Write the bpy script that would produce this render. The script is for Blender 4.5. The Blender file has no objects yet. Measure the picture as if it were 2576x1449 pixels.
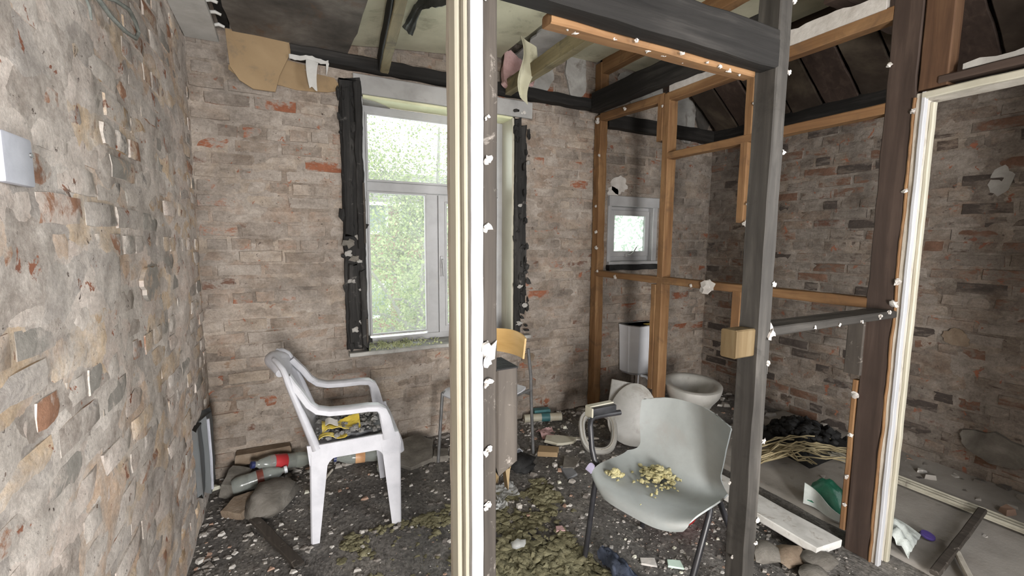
import bpy, bmesh, math, random
import numpy as np
from mathutils import Vector, Matrix, noise

S = bpy.context.scene
COL = S.collection
PI = math.pi

# ------------------------------------------------------------------ camera
# x = along the far wall (right), y = away from the camera, z = up, metres
CAM_POS = Vector((0.0, 0.0, 1.35))
cam_right = Vector((0.89072957, -0.4544865, 0.00654608))
cam_down = Vector((-0.0424887, -0.09759329, -0.99431899))
cam_fwd = Vector((0.45254341, 0.8853912, -0.10623978))
cd = bpy.data.cameras.new('camera')
cam = bpy.data.objects.new('camera', cd)
COL.objects.link(cam)
cam.matrix_world = Matrix(((cam_right.x, -cam_down.x, -cam_fwd.x, CAM_POS.x),
                           (cam_right.y, -cam_down.y, -cam_fwd.y, CAM_POS.y),
                           (cam_right.z, -cam_down.z, -cam_fwd.z, CAM_POS.z),
                           (0, 0, 0, 1)))
cd.sensor_fit = 'HORIZONTAL'
cd.sensor_width = 36.0
cd.lens = 36.0 * 1112.9 / 2576
cd.clip_start = 0.02
cd.clip_end = 300
S.camera = cam

# ------------------------------------------------------------------ light
S.view_settings.view_transform = 'Standard'
S.view_settings.look = 'None'
S.view_settings.gamma = 1.0
S.view_settings.use_curve_mapping = False
S.view_settings.exposure = -0.05

world = bpy.data.worlds.new('overcast_sky')
S.world = world
world.use_nodes = True
wn = world.node_tree.nodes
wn['Background'].inputs['Color'].default_value = (0.93, 0.97, 1.0, 1)
wn['Background'].inputs['Strength'].default_value = 4.4


def area(name, loc, target, sx, sy, power, col):
    l = bpy.data.lights.new(name, 'AREA')
    l.shape = 'RECTANGLE'
    l.size = sx
    l.size_y = sy
    l.energy = power
    l.color = col
    o = bpy.data.objects.new(name, l)
    COL.objects.link(o)
    o.location = loc
    o.rotation_euler = (Vector(target) - Vector(loc)).to_track_quat('-Z', 'Y').to_euler()
    return o


# daylight through the doorway behind the photographer
area('doorway_daylight', (0.04, -1.72, 0.9), (0.45, 2.5, 0.9), 0.5, 0.9, 165, (1.0, 0.97, 0.94))
# added fill lamp for the left wall, unseen, right and behind the photographer
area('left_wall_fill', (2.08, -0.95, 1.4), (-0.4, 1.3, 1.1), 0.9, 1.1, 85, (0.97, 0.98, 1.0))
# daylight entering through the two windows of the far wall
area('window_daylight', (0.95, 3.2, 1.45), (0.95, 0, 1.1), 0.95, 1.5, 34, (0.95, 0.98, 1.0))
area('small_window_daylight', (2.58, 3.2, 1.44), (2.4, 0, 1.0), 0.42, 0.42, 9, (0.95, 0.98, 1.0))


# ------------------------------------------------------------------ helpers
OFF = {}
R_ = random.Random(7)


def fbm(p, s, seed=0.0, octv=4):
    return noise.fractal(Vector((p[0] * s + seed * 13.1, p[1] * s + seed * 7.7, p[2] * s + seed * 3.3)), 0.9, 2.0, octv)


class MB:
    """collects vertices and faces of ONE mesh"""

    def __init__(self):
        self.v = []
        self.f = []

    def add(self, vs, fs, M=None):
        b = len(self.v)
        if M is not None:
            vs = [M @ Vector(p) for p in vs]
        self.v += [tuple(p) for p in vs]
        self.f += [tuple(b + i for i in q) for q in fs]
        return self

    def box(self, a, b, M=None):
        x0, y0, z0 = a
        x1, y1, z1 = b
        return self.add([(x0, y0, z0), (x1, y0, z0), (x1, y1, z0), (x0, y1, z0), (x0, y0, z1), (x1, y0, z1), (x1, y1, z1), (x0, y1, z1)],
                        [(0, 3, 2, 1), (4, 5, 6, 7), (0, 1, 5, 4), (1, 2, 6, 5), (2, 3, 7, 6), (3, 0, 4, 7)], M)

    def bbox(self, a, b, e=0.004, M=None):
        """box with chamfered edges"""
        bm = bmesh.new()
        bmesh.ops.create_cube(bm, size=1)
        c = [(a[i] + b[i]) / 2 for i in range(3)]
        s = [abs(b[i] - a[i]) for i in range(3)]
        for v in bm.verts:
            v.co = Vector((c[0] + v.co.x * s[0], c[1] + v.co.y * s[1], c[2] + v.co.z * s[2]))
        e = min(e, min(s) * 0.4)
        bmesh.ops.bevel(bm, geom=bm.edges[:], offset=e, segments=2, profile=0.6, affect='EDGES')
        self.bm(bm, M)
        return self

    def bm(self, bm, M=None):
        bm.verts.index_update()
        self.add([v.co.copy() for v in bm.verts], [tuple(v.index for v in f.verts) for f in bm.faces], M)
        bm.free()
        return self

    def tube(self, pts, r, n=10, caps=True, flat=None):
        pts = [Vector(p) for p in pts]
        rr = r if isinstance(r, (list, tuple)) else [r] * len(pts)
        b = len(self.v)
        up = None
        for i, p in enumerate(pts):
            t = (pts[min(i + 1, len(pts) - 1)] - pts[max(i - 1, 0)]).normalized()
            if up is None:
                up = Vector((0, 0, 1)) if abs(t.z) < 0.9 else Vector((1, 0, 0))
            s = t.cross(up)
            if s.length < 1e-4:
                s = t.cross(Vector((0.3, 1, 0.1)))
            s.normalize()
            u = s.cross(t).normalized()
            up = u
            for k in range(n):
                a = 2 * PI * k / n
                fl = 1.0 if flat is None else flat
                self.v.append(tuple(p + s * math.cos(a) * rr[i] + u * math.sin(a) * rr[i] * fl))
        for i in range(len(pts) - 1):
            for k in range(n):
                self.f.append((b + i * n + k, b + i * n + (k + 1) % n, b + (i + 1) * n + (k + 1) % n, b + (i + 1) * n + k))
        if caps:
            self.f.append(tuple(b + k for k in range(n))[::-1])
            self.f.append(tuple(b + (len(pts) - 1) * n + k for k in range(n)))
        return self

    def prism(self, outline, depth, M=None):
        """outline in the local xy plane, extruded along local z by depth (both signs fine)"""
        n = len(outline)
        vs = [(p[0], p[1], 0) for p in outline] + [(p[0], p[1], depth) for p in outline]
        fs = [tuple(range(n))[::-1], tuple(range(n, 2 * n))]
        fs += [(i, (i + 1) % n, n + (i + 1) % n, n + i) for i in range(n)]
        return self.add(vs, fs, M)

    def lathe(self, prof, n=20, M=None, caps=True):
        b = []
        fs = []
        for (r, z) in prof:
            for k in range(n):
                a = 2 * PI * k / n
                b.append((r * math.cos(a), r * math.sin(a), z))
        for i in range(len(prof) - 1):
            for k in range(n):
                fs.append((i * n + k, i * n + (k + 1) % n, (i + 1) * n + (k + 1) % n, (i + 1) * n + k))
        if caps:
            fs.append(tuple(range(n))[::-1])
            fs.append(tuple((len(prof) - 1) * n + k for k in range(n)))
        return self.add(b, fs, M)

    def grid(self, fn, nu, nv):
        b = len(self.v)
        for i in range(nu + 1):
            for j in range(nv + 1):
                self.v.append(tuple(fn(i / nu, j / nv)))
        for i in range(nu):
            for j in range(nv):
                q = b + i * (nv + 1) + j
                self.f.append((q, q + nv + 1, q + nv + 2, q + 1))
        return self

    def sheet(self, fn, nu, nv, t):
        """a grid given real thickness t along its normals"""
        P = [[Vector(fn(i / nu, j / nv)) for j in range(nv + 1)] for i in range(nu + 1)]
        b = len(self.v)
        m = nv + 1
        lo, hi = [], []
        for i in range(nu + 1):
            for j in range(nv + 1):
                du = P[min(i + 1, nu)][j] - P[max(i - 1, 0)][j]
                dv = P[i][min(j + 1, nv)] - P[i][max(j - 1, 0)]
                nrm = du.cross(dv)
                nrm = nrm.normalized() if nrm.length > 1e-12 else Vector((0, 0, 1))
                lo.append(tuple(P[i][j]))
                hi.append(tuple(P[i][j] - nrm * t))
        self.v += lo + hi
        h = len(lo)
        for i in range(nu):
            for j in range(nv):
                q = b + i * m + j
                self.f.append((q, q + m, q + m + 1, q + 1))
                self.f.append((q + h, q + h + 1, q + h + m + 1, q + h + m))
        rim = [i * m for i in range(nu + 1)] + [nu * m + j for j in range(1, m)] + [i * m + nv for i in range(nu - 1, -1, -1)] + [j for j in range(nv - 1, 0, -1)]
        for k in range(len(rim)):
            a, c = b + rim[k], b + rim[(k + 1) % len(rim)]
            self.f.append((c, a, a + h, c + h))
        return self

    def rough(self, amp, scale, seed=0.0):
        o = []
        for p in self.v:
            q = Vector(p)
            d = Vector((fbm(q, scale, seed + 1), fbm(q, scale, seed + 2), fbm(q, scale, seed + 3)))
            o.append(tuple(q + d * amp))
        self.v = o
        return self

    def blob(self, c, rad, sub=1, amp=0.3, seed=0, M=None):
        bm = bmesh.new()
        bmesh.ops.create_icosphere(bm, subdivisions=sub, radius=1)
        r = rad if isinstance(rad, (list, tuple)) else (rad, rad, rad)
        for v in bm.verts:
            k = 1 + amp * fbm(v.co, 1.4, seed + 0.37, 3)
            v.co = Vector((v.co.x * r[0] * k, v.co.y * r[1] * k, v.co.z * r[2] * k))
        M2 = Matrix.Translation(Vector(c)) @ (M.to_4x4() if M is not None else Matrix.Identity(4))
        return self.bm(bm, M2)


def rot(x=0, y=0, z=0):
    return Matrix.Rotation(math.radians(z), 4, 'Z') @ Matrix.Rotation(math.radians(y), 4, 'Y') @ Matrix.Rotation(math.radians(x), 4, 'X')


def place(loc, x=0, y=0, z=0):
    return Matrix.Translation(Vector(loc)) @ rot(x, y, z)


def MBx(mb, M):
    mb.v = [tuple(M @ Vector(p)) for p in mb.v]
    return mb


def obj(name, mb, m, parent=None, smooth=None, kind=None, loc=None):
    """links ONE mesh object; coordinates are world metres, moved to the origin of the thing that holds it"""
    off = Vector(OFF[parent.name]) if parent is not None else Vector(loc if loc is not None else (0, 0, 0))
    me = bpy.data.meshes.new(name)
    me.from_pydata([tuple(Vector(p) - off) for p in mb.v], [], mb.f)
    bm = bmesh.new()
    bm.from_mesh(me)
    bmesh.ops.recalc_face_normals(bm, faces=bm.faces[:])
    bm.to_mesh(me)
    bm.free()
    if smooth:
        me.shade_smooth()
        me.set_sharp_from_angle(angle=math.radians(smooth))
    o = bpy.data.objects.new(name, me)
    COL.objects.link(o)
    me.materials.append(m)
    OFF[o.name] = tuple(off)
    if parent is not None:
        o.parent = parent
    else:
        o.location = off
    if kind:
        o['kind'] = kind
    return o


def tag(o, label, cat, group=None):
    o['label'] = label
    o['category'] = cat
    if group:
        o['group'] = group
    return o


def thing(name, loc, label, cat, group=None):
    o = bpy.data.objects.new(name, None)
    o.empty_display_size = 0.05
    COL.objects.link(o)
    o.location = loc
    OFF[o.name] = tuple(loc)
    return tag(o, label, cat, group)


def setting(name, loc=(0, 0, 0)):
    o = bpy.data.objects.new(name, None)
    COL.objects.link(o)
    o.location = loc
    OFF[o.name] = tuple(loc)
    o['kind'] = 'structure'
    return o


# ------------------------------------------------------------------ materials
class NT:
    def __init__(self, name):
        self.m = bpy.data.materials.new(name)
        self.m.use_nodes = True
        self.t = self.m.node_tree
        self.n = self.t.nodes
        self.b = self.n['Principled BSDF']
        self.co = self.n.new('ShaderNodeTexCoord')

    def L(self, a, b):
        self.t.links.new(a, b)

    def map(self, scale=(1, 1, 1), world=False, rotz=0):
        mp = self.n.new('ShaderNodeMapping')
        mp.inputs['Scale'].default_value = scale
        mp.inputs['Rotation'].default_value = (0, 0, rotz)
        if world:
            g = self.n.new('ShaderNodeNewGeometry')
            self.L(g.outputs['Position'], mp.inputs['Vector'])
        else:
            self.L(self.co.outputs['Object'], mp.inputs['Vector'])
        return mp.outputs['Vector']

    def noise(self, vec, scale, detail=6, rough=0.6, dist=0.0):
        t = self.n.new('ShaderNodeTexNoise')
        t.inputs['Scale'].default_value = scale
        t.inputs['Detail'].default_value = detail
        t.inputs['Roughness'].default_value = rough
        t.inputs['Distortion'].default_value = dist
        self.L(vec, t.inputs['Vector'])
        return t.outputs['Fac']

    def voro(self, vec, scale, feature='F1', out='Distance'):
        t = self.n.new('ShaderNodeTexVoronoi')
        t.feature = feature
        t.inputs['Scale'].default_value = scale
        self.L(vec, t.inputs['Vector'])
        return t.outputs[out]

    def ramp(self, fac, stops, interp='LINEAR'):
        r = self.n.new('ShaderNodeValToRGB')
        r.color_ramp.interpolation = interp
        e = r.color_ramp.elements
        while len(e) < len(stops):
            e.new(0.5)
        for i, (p, c) in enumerate(stops):
            e[i].position = p
            e[i].color = (c[0], c[1], c[2], 1) if isinstance(c, (tuple, list)) else (c, c, c, 1)
        self.L(fac, r.inputs['Fac'])
        return r.outputs['Color']

    def mix(self, fac, a, b, mode='MIX'):
        x = self.n.new('ShaderNodeMix')
        x.data_type = 'RGBA'
        x.blend_type = mode
        for sock, val in ((x.inputs[0], fac), (x.inputs[6], a), (x.inputs[7], b)):
            if isinstance(val, (int, float)):
                sock.default_value = val if sock.type == 'VALUE' else (val, val, val, 1)
            elif isinstance(val, (tuple, list)):
                sock.default_value = (val[0], val[1], val[2], 1)
            else:
                self.L(val, sock)
        return x.outputs[2]

    def math(self, op, a, b=None, c=None, clamp=False):
        x = self.n.new('ShaderNodeMath')
        x.operation = op
        x.use_clamp = clamp
        for i, val in enumerate((a, b, c)):
            if val is None:
                continue
            if isinstance(val, (int, float)):
                x.inputs[i].default_value = val
            else:
                self.L(val, x.inputs[i])
        return x.outputs[0]

    def rnd(self):
        """one random number per piece, whether it is its own object or an island of a joined mesh"""
        g = self.n.new('ShaderNodeNewGeometry')
        o = self.n.new('ShaderNodeObjectInfo')
        return self.math('FRACT', self.math('ADD', self.math('MULTIPLY', g.outputs['Random Per Island'], 3.7), o.outputs['Random']))

    def bump(self, h, strength=0.3, dist=0.01, prev=None):
        b = self.n.new('ShaderNodeBump')
        b.inputs['Strength'].default_value = strength
        b.inputs['Distance'].default_value = dist
        self.L(h, b.inputs['Height'])
        if prev is not None:
            self.L(prev, b.inputs['Normal'])
        return b.outputs['Normal']

    def done(self, col=None, rough=0.7, normal=None, spec=None, metal=None):
        b = self.b
        if col is not None:
            if isinstance(col, (tuple, list)):
                b.inputs['Base Color'].default_value = (col[0], col[1], col[2], 1)
            else:
                self.L(col, b.inputs['Base Color'])
        if isinstance(rough, (int, float)):
            b.inputs['Roughness'].default_value = rough
        else:
            self.L(rough, b.inputs['Roughness'])
        if normal is not None:
            self.L(normal, b.inputs['Normal'])
        if spec is not None:
            b.inputs['Specular IOR Level'].default_value = spec
        if metal is not None:
            b.inputs['Metallic'].default_value = metal
        return self.m


def mottled(name, stops, scale=4, rough=0.7, bs=60, bstr=0.25, bd=0.004, spec=0.3, stretch=(1, 1, 1), dist=0.3, metal=None, dirt=None):
    t = NT(name)
    v = t.map(stretch, True)
    f = t.noise(v, scale, 9, 0.62, dist)
    c = t.ramp(f, stops)
    if dirt:
        d = t.ramp(t.noise(v, dirt[1], 7, 0.7, 0.5), [(dirt[2], 0), (dirt[2] + dirt[3], 1)])
        c = t.mix(d, c, dirt[0])
    h = t.noise(v, bs, 6, 0.65)
    return t.done(c, rough, t.bump(h, bstr, bd), spec, metal)


def wood(name, axis, stops, rough=0.75, bstr=0.35, dirt=None, spec=0.25):
    t = NT(name)
    sc = [26, 26, 26]
    sc['xyz'.index(axis)] = 1.6
    v = t.map(tuple(sc), True)
    v1 = t.map((1, 1, 1), True)
    g = t.noise(v, 1.0, 8, 0.62, 0.6)
    big = t.noise(v1, 2.2, 4, 0.6)
    f = t.math('ADD', t.math('MULTIPLY', g, 0.65), t.math('MULTIPLY', big, 0.35))
    c = t.ramp(f, stops)
    if dirt:
        d = t.ramp(t.noise(v1, dirt[1], 8, 0.7, 0.8), [(dirt[2], 0), (dirt[2] + dirt[3], 1)])
        c = t.mix(d, c, dirt[0])
    n = t.bump(g, bstr, 0.004)
    return t.done(c, rough, n, spec)


ORANGE = [(0.28, (0.080, 0.038, 0.018)), (0.48, (0.184, 0.098, 0.044)), (0.68, (0.296, 0.176, 0.084))]
M_PINE = {a: wood('aged_pine_' + a, a, ORANGE, dirt=((0.13, 0.075, 0.04), 7, 0.52, 0.2)) for a in 'xyz'}
CHAR = [(0.28, (0.006, 0.0056, 0.0052)), (0.52, (0.017, 0.0158, 0.0146)), (0.74, (0.05, 0.046, 0.042))]
M_PINE_SHADE = {a: wood('shaded_pine_' + a, a, [(0.28, (0.03, 0.016, 0.010)), (0.5, (0.085, 0.045, 0.025)), (0.7, (0.15, 0.085, 0.045))]) for a in 'xyz'}  # pine with the dimness of the upper right put into its colour
M_CHARJ = {a: wood('ash_flecked_char_' + a, a, [(0.3, (0.008, 0.008, 0.008)), (0.52, (0.024, 0.023, 0.022)), (0.66, (0.06, 0.057, 0.054)), (0.8, (0.17, 0.165, 0.155))], rough=0.8, bstr=0.7, dirt=((0.15, 0.14, 0.13), 11, 0.60, 0.12), spec=0.15) for a in 'xyz'}
M_CHAR = {a: wood('charred_timber_' + a, a, CHAR, rough=0.7, bstr=0.5, spec=0.2) for a in 'xyz'}
GREYW = [(0.25, (0.020, 0.018, 0.016)), (0.5, (0.052, 0.044, 0.037)), (0.72, (0.093, 0.080, 0.067))]
M_GREYW = {a: wood('weathered_timber_' + a, a, GREYW, dirt=((0.30, 0.27, 0.24), 22, 0.6, 0.15)) for a in 'xyz'}
DARKW = [(0.25, (0.022, 0.015, 0.012)), (0.5, (0.05, 0.034, 0.027)), (0.72, (0.10, 0.07, 0.055))]
M_DARKW = {a: wood('smoked_timber_' + a, a, DARKW, rough=0.65) for a in 'xyz'}
SMOKE = [(0.30, (0.020, 0.018, 0.016)), (0.5, (0.048, 0.044, 0.039)), (0.70, (0.115, 0.106, 0.094))]
M_SMOKE = {a: wood('sooty_grey_timber_' + a, a, SMOKE, rough=0.6, spec=0.25, dirt=((0.016, 0.015, 0.013), 5, 0.55, 0.2)) for a in 'xyz'}
M_YELW = {a: wood('pale_joist_' + a, a, [(0.25, (0.10, 0.082, 0.045)), (0.5, (0.20, 0.165, 0.095)), (0.72, (0.32, 0.275, 0.165))], dirt=((0.06, 0.052, 0.04), 5, 0.5, 0.2)) for a in 'xyz'}

M_WHITE = mottled('chipped_white_paint', [(0.3, (0.380, 0.386, 0.399)), (0.6, (0.479, 0.484, 0.503))], 9, 0.45, 80, 0.25, 0.003, 0.4, (0.613, 0.613, 0.153), dirt=((0.5, 0.46, 0.40), 14, 0.6, 0.12))
M_CREAM = mottled('yellowed_paint', [(0.3, (0.330, 0.310, 0.239)), (0.6, (0.436, 0.415, 0.338))], 8, 0.5, 80, 0.2, 0.003, 0.4, (0.704, 0.704, 0.176), dirt=((0.34, 0.29, 0.21), 9, 0.55, 0.2))
M_BARE = mottled('bare_plaster_edge', [(0.3, (0.36, 0.33, 0.28)), (0.6, (0.52, 0.49, 0.43))], 12, 0.8, 70, 0.4, 0.004, 0.2, (1, 1, 0.4), dirt=((0.20, 0.17, 0.14), 16, 0.55, 0.2))
M_UPVC = mottled('window_frame_white', [(0.3, (0.310, 0.310, 0.310)), (0.65, (0.397, 0.397, 0.403))], 6, 0.4, 90, 0.08, 0.002, 0.45, dirt=((0.36, 0.34, 0.31), 12, 0.58, 0.2))
M_PLAS = mottled('broken_plaster', [(0.3, (0.400, 0.368, 0.336)), (0.65, (0.560, 0.536, 0.504))], 14, 0.9, 50, 0.5, 0.006, 0.15)
M_GPLAS = mottled('old_grey_plaster', [(0.25, (0.20, 0.19, 0.175)), (0.5, (0.31, 0.30, 0.28)), (0.7, (0.42, 0.41, 0.385))], 5, 0.9, 45, 0.4, 0.006, 0.15, dirt=((0.12, 0.10, 0.085), 4, 0.55, 0.15))
M_LEDGE = mottled('pale_plaster_cornice', [(0.3, (0.383, 0.374, 0.352)), (0.65, (0.505, 0.497, 0.474))], 8, 0.9, 60, 0.35, 0.005, 0.15)
M_CREAMB = mottled('cream_insulation_board', [(0.25, (0.36, 0.35, 0.25)), (0.55, (0.55, 0.53, 0.40)), (0.75, (0.62, 0.60, 0.47))], 2.5, 0.8, 50, 0.12, 0.003, 0.2, dirt=((0.14, 0.12, 0.085), 3.2, 0.55, 0.22))
M_SOOT = mottled('sooty_ceiling_board', [(0.25, (0.035, 0.033, 0.030)), (0.5, (0.106, 0.095, 0.084)), (0.72, (0.213, 0.194, 0.173))], 3.4, 0.85, 40, 0.3, 0.005, 0.15, dirt=((0.12, 0.075, 0.05), 5, 0.55, 0.2))
M_TAN = mottled('browned_paper_board', [(0.25, (0.13, 0.10, 0.075)), (0.45, (0.25, 0.175, 0.10)), (0.62, (0.30, 0.215, 0.125)), (0.8, (0.30, 0.27, 0.225))], 2.2, 0.85, 60, 0.2, 0.003, 0.15, dirt=((0.13, 0.11, 0.09), 4, 0.55, 0.2))
M_BLACK = mottled('black_char', [(0.3, (0.006, 0.006, 0.006)), (0.65, (0.03, 0.03, 0.03))], 9, 0.75, 40, 0.6, 0.01, 0.2)
M_ROOFB = mottled('smoke_stained_roof_board', [(0.25, (0.012, 0.009, 0.007)), (0.5, (0.045, 0.034, 0.026)), (0.75, (0.13, 0.105, 0.075))], 2.4, 0.85, 40, 0.3, 0.005, 0.15)
M_CHAIRW = mottled('weathered_white_plastic', [(0.3, (0.380, 0.380, 0.408)), (0.62, (0.494, 0.494, 0.522))], 7, 0.5, 150, 0.12, 0.002, 0.35, dirt=((0.27, 0.27, 0.27), 8, 0.60, 0.16))
M_SHELL = mottled('grey_polypropylene', [(0.3, (0.246, 0.264, 0.255)), (0.65, (0.323, 0.344, 0.340))], 5, 0.55, 400, 0.25, 0.001, 0.35, dirt=((0.27, 0.265, 0.25), 6, 0.55, 0.25))
M_TUBE = mottled('black_tube', [(0.3, (0.012, 0.012, 0.014)), (0.7, (0.03, 0.03, 0.034))], 20, 0.4, 120, 0.1, 0.001, 0.5)
M_GTUBE = mottled('dull_grey_tube', [(0.3, (0.10, 0.10, 0.10)), (0.7, (0.20, 0.20, 0.20))], 20, 0.4, 120, 0.1, 0.001, 0.5, metal=0.4)
M_PLY = mottled('varnished_beech_ply', [(0.3, (0.50, 0.30, 0.10)), (0.6, (0.62, 0.40, 0.16))], 3, 0.4, 60, 0.05, 0.001, 0.4, (1, 1, 8))
M_PLYE = mottled('ply_edge', [(0.3, (0.30, 0.13, 0.04)), (0.6, (0.42, 0.20, 0.07))], 9, 0.6, 60, 0.1, 0.002, 0.3)
M_CERAM = mottled('dusty_ceramic', [(0.3, (0.323, 0.315, 0.289)), (0.65, (0.459, 0.451, 0.425))], 6, 0.35, 60, 0.1, 0.003, 0.45, dirt=((0.20, 0.175, 0.14), 7, 0.55, 0.2))
M_CISTERN = mottled('grey_white_cistern', [(0.3, (0.56, 0.57, 0.60)), (0.65, (0.66, 0.67, 0.70))], 5, 0.4, 60, 0.05, 0.002, 0.45)
M_RED = mottled('red_plastic', [(0.3, (0.36, 0.015, 0.015)), (0.65, (0.52, 0.03, 0.03))], 6, 0.4, 60, 0.1, 0.002, 0.45)
M_YEL = mottled('yellow_wrapper', [(0.3, (0.55, 0.40, 0.05)), (0.6, (0.68, 0.52, 0.08))], 18, 0.5, 60, 0.3, 0.004, 0.4, dirt=((0.42, 0.38, 0.30), 25, 0.55, 0.1))
M_FOAM = mottled('yellow_foam', [(0.3, (0.306, 0.272, 0.128)), (0.65, (0.527, 0.484, 0.281))], 30, 0.95, 160, 0.8, 0.006, 0.1)
M_WOOL = mottled('mineral_wool', [(0.25, (0.11, 0.102, 0.062)), (0.5, (0.205, 0.19, 0.115)), (0.75, (0.33, 0.31, 0.20))], 12, 0.95, 140, 1.0, 0.01, 0.1)
M_DUST = mottled('grey_debris', [(0.25, (0.10, 0.098, 0.093)), (0.5, (0.21, 0.205, 0.195)), (0.75, (0.36, 0.35, 0.335))], 28, 0.95, 90, 0.8, 0.01, 0.1)
M_SLATE = mottled('grey_slate', [(0.3, (0.085, 0.087, 0.09)), (0.65, (0.15, 0.152, 0.158))], 8, 0.75, 60, 0.3, 0.004, 0.25)
M_STONE = mottled('rubble_stone', [(0.25, (0.085, 0.078, 0.068)), (0.5, (0.15, 0.138, 0.12)), (0.75, (0.24, 0.222, 0.198))], 9, 0.9, 60, 0.6, 0.008, 0.15)
M_TANST = mottled('tan_rubble', [(0.25, (0.12, 0.09, 0.065)), (0.5, (0.20, 0.152, 0.11)), (0.75, (0.28, 0.235, 0.185))], 9, 0.9, 60, 0.6, 0.008, 0.15)
M_MARB = mottled('dusty_white_board', [(0.3, (0.50, 0.49, 0.46)), (0.6, (0.66, 0.65, 0.62))], 12, 0.6, 60, 0.2, 0.003, 0.3, dirt=((0.36, 0.32, 0.28), 16, 0.56, 0.1))
M_TRAY = mottled('pale_tray_metal', [(0.3, (0.33, 0.31, 0.25)), (0.65, (0.48, 0.46, 0.38))], 10, 0.5, 60, 0.2, 0.003, 0.4, dirt=((0.16, 0.14, 0.115), 12, 0.55, 0.15))
M_BLUE = mottled('navy_cloth', [(0.3, (0.025, 0.032, 0.05)), (0.65, (0.085, 0.10, 0.14))], 14, 0.95, 160, 0.5, 0.004, 0.1)
M_STRAW = mottled('straw_reed', [(0.3, (0.25, 0.20, 0.11)), (0.65, (0.40, 0.34, 0.21))], 14, 0.9, 60, 0.3, 0.003, 0.15)
M_GREENBAG = mottled('green_plastic', [(0.3, (0.01, 0.085, 0.05)), (0.65, (0.03, 0.20, 0.12))], 10, 0.35, 50, 0.4, 0.006, 0.5)
M_WHITEBAG = mottled('pale_plastic', [(0.3, (0.42, 0.46, 0.43)), (0.65, (0.58, 0.62, 0.60))], 10, 0.35, 50, 0.5, 0.008, 0.5)
M_LIME = mottled('lime_plastic', [(0.3, (0.22, 0.30, 0.03)), (0.65, (0.34, 0.42, 0.06))], 10, 0.35, 50, 0.4, 0.006, 0.5)
M_PURPLE = mottled('purple_plastic', [(0.3, (0.05, 0.035, 0.16)), (0.65, (0.09, 0.06, 0.24))], 10, 0.4, 50, 0.1, 0.002, 0.5)
M_TEAL = mottled('teal_print', [(0.3, (0.03, 0.10, 0.11)), (0.65, (0.06, 0.18, 0.19))], 12, 0.5, 50, 0.1, 0.002, 0.4)
M_PINK = mottled('pink_fibre', [(0.3, (0.36, 0.22, 0.21)), (0.65, (0.50, 0.34, 0.33))], 16, 0.95, 100, 0.6, 0.006, 0.1)
M_LABELR = mottled('red_label', [(0.3, (0.30, 0.02, 0.025)), (0.65, (0.42, 0.035, 0.04))], 12, 0.4, 50, 0.1, 0.002, 0.4)
M_LABELO = mottled('orange_label', [(0.3, (0.42, 0.20, 0.09)), (0.65, (0.58, 0.34, 0.18))], 12, 0.4, 50, 0.1, 0.002, 0.4)
M_LABELB = mottled('brown_label', [(0.3, (0.11, 0.03, 0.022)), (0.65, (0.17, 0.05, 0.035))], 12, 0.4, 50, 0.1, 0.002, 0.4)
M_BLUECAP = mottled('dark_blue_cap', [(0.3, (0.015, 0.02, 0.07)), (0.65, (0.03, 0.04, 0.12))], 12, 0.4, 50, 0.1, 0.002, 0.4)
M_CABLE = mottled('grey_cable', [(0.3, (0.10, 0.11, 0.10)), (0.65, (0.20, 0.21, 0.19))], 30, 0.6, 60, 0.1, 0.002, 0.3)
M_TRUNK = mottled('painted_blue_grey_boxing', [(0.25, (0.063, 0.063, 0.061)), (0.5, (0.098, 0.104, 0.106)), (0.75, (0.142, 0.148, 0.152))], 9, 0.7, 50, 0.3, 0.004, 0.25, (0.394, 0.394, 0.118), dirt=((0.10, 0.08, 0.07), 8, 0.55, 0.15))
M_PLATE = mottled('scratched_metal_plate', [(0.3, (0.26, 0.265, 0.30)), (0.65, (0.40, 0.405, 0.45))], 8, 0.5, 60, 0.15, 0.003, 0.4)
M_ENDGRAIN = wood('fresh_cut_timber', 'z', [(0.25, (0.052, 0.033, 0.015)), (0.5, (0.117, 0.081, 0.039)), (0.72, (0.182, 0.140, 0.081))])
M_SILL = mottled('weathered_sill', [(0.25, (0.17, 0.165, 0.15)), (0.5, (0.32, 0.315, 0.295)), (0.75, (0.44, 0.43, 0.405))], 9, 0.8, 60, 0.4, 0.004, 0.2)
M_SOFFIT = mottled('yellowed_soffit', [(0.3, (0.52, 0.53, 0.33)), (0.65, (0.66, 0.66, 0.45))], 5, 0.7, 60, 0.1, 0.002, 0.3)
M_GPAINT = mottled('grey_painted_board', [(0.25, (0.25, 0.245, 0.235)), (0.55, (0.35, 0.345, 0.335))], 5, 0.8, 60, 0.2, 0.003, 0.2, dirt=((0.16, 0.14, 0.125), 6, 0.6, 0.2))
M_WEED = mottled('dry_weeds', [(0.3, (0.30, 0.33, 0.17)), (0.65, (0.48, 0.50, 0.31))], 20, 0.9, 60, 0.2, 0.003, 0.15)
M_DARKFELT = mottled('scorched_felt', [(0.25, (0.012, 0.013, 0.013)), (0.55, (0.05, 0.052, 0.05)), (0.75, (0.15, 0.15, 0.14))], 7, 0.6, 50, 0.5, 0.006, 0.35)
M_NAIL = mottled('pale_nail_plug', [(0.3, (0.36, 0.33, 0.30)), (0.65, (0.58, 0.56, 0.53))], 40, 0.8, 60, 0.4, 0.004, 0.2)


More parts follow.
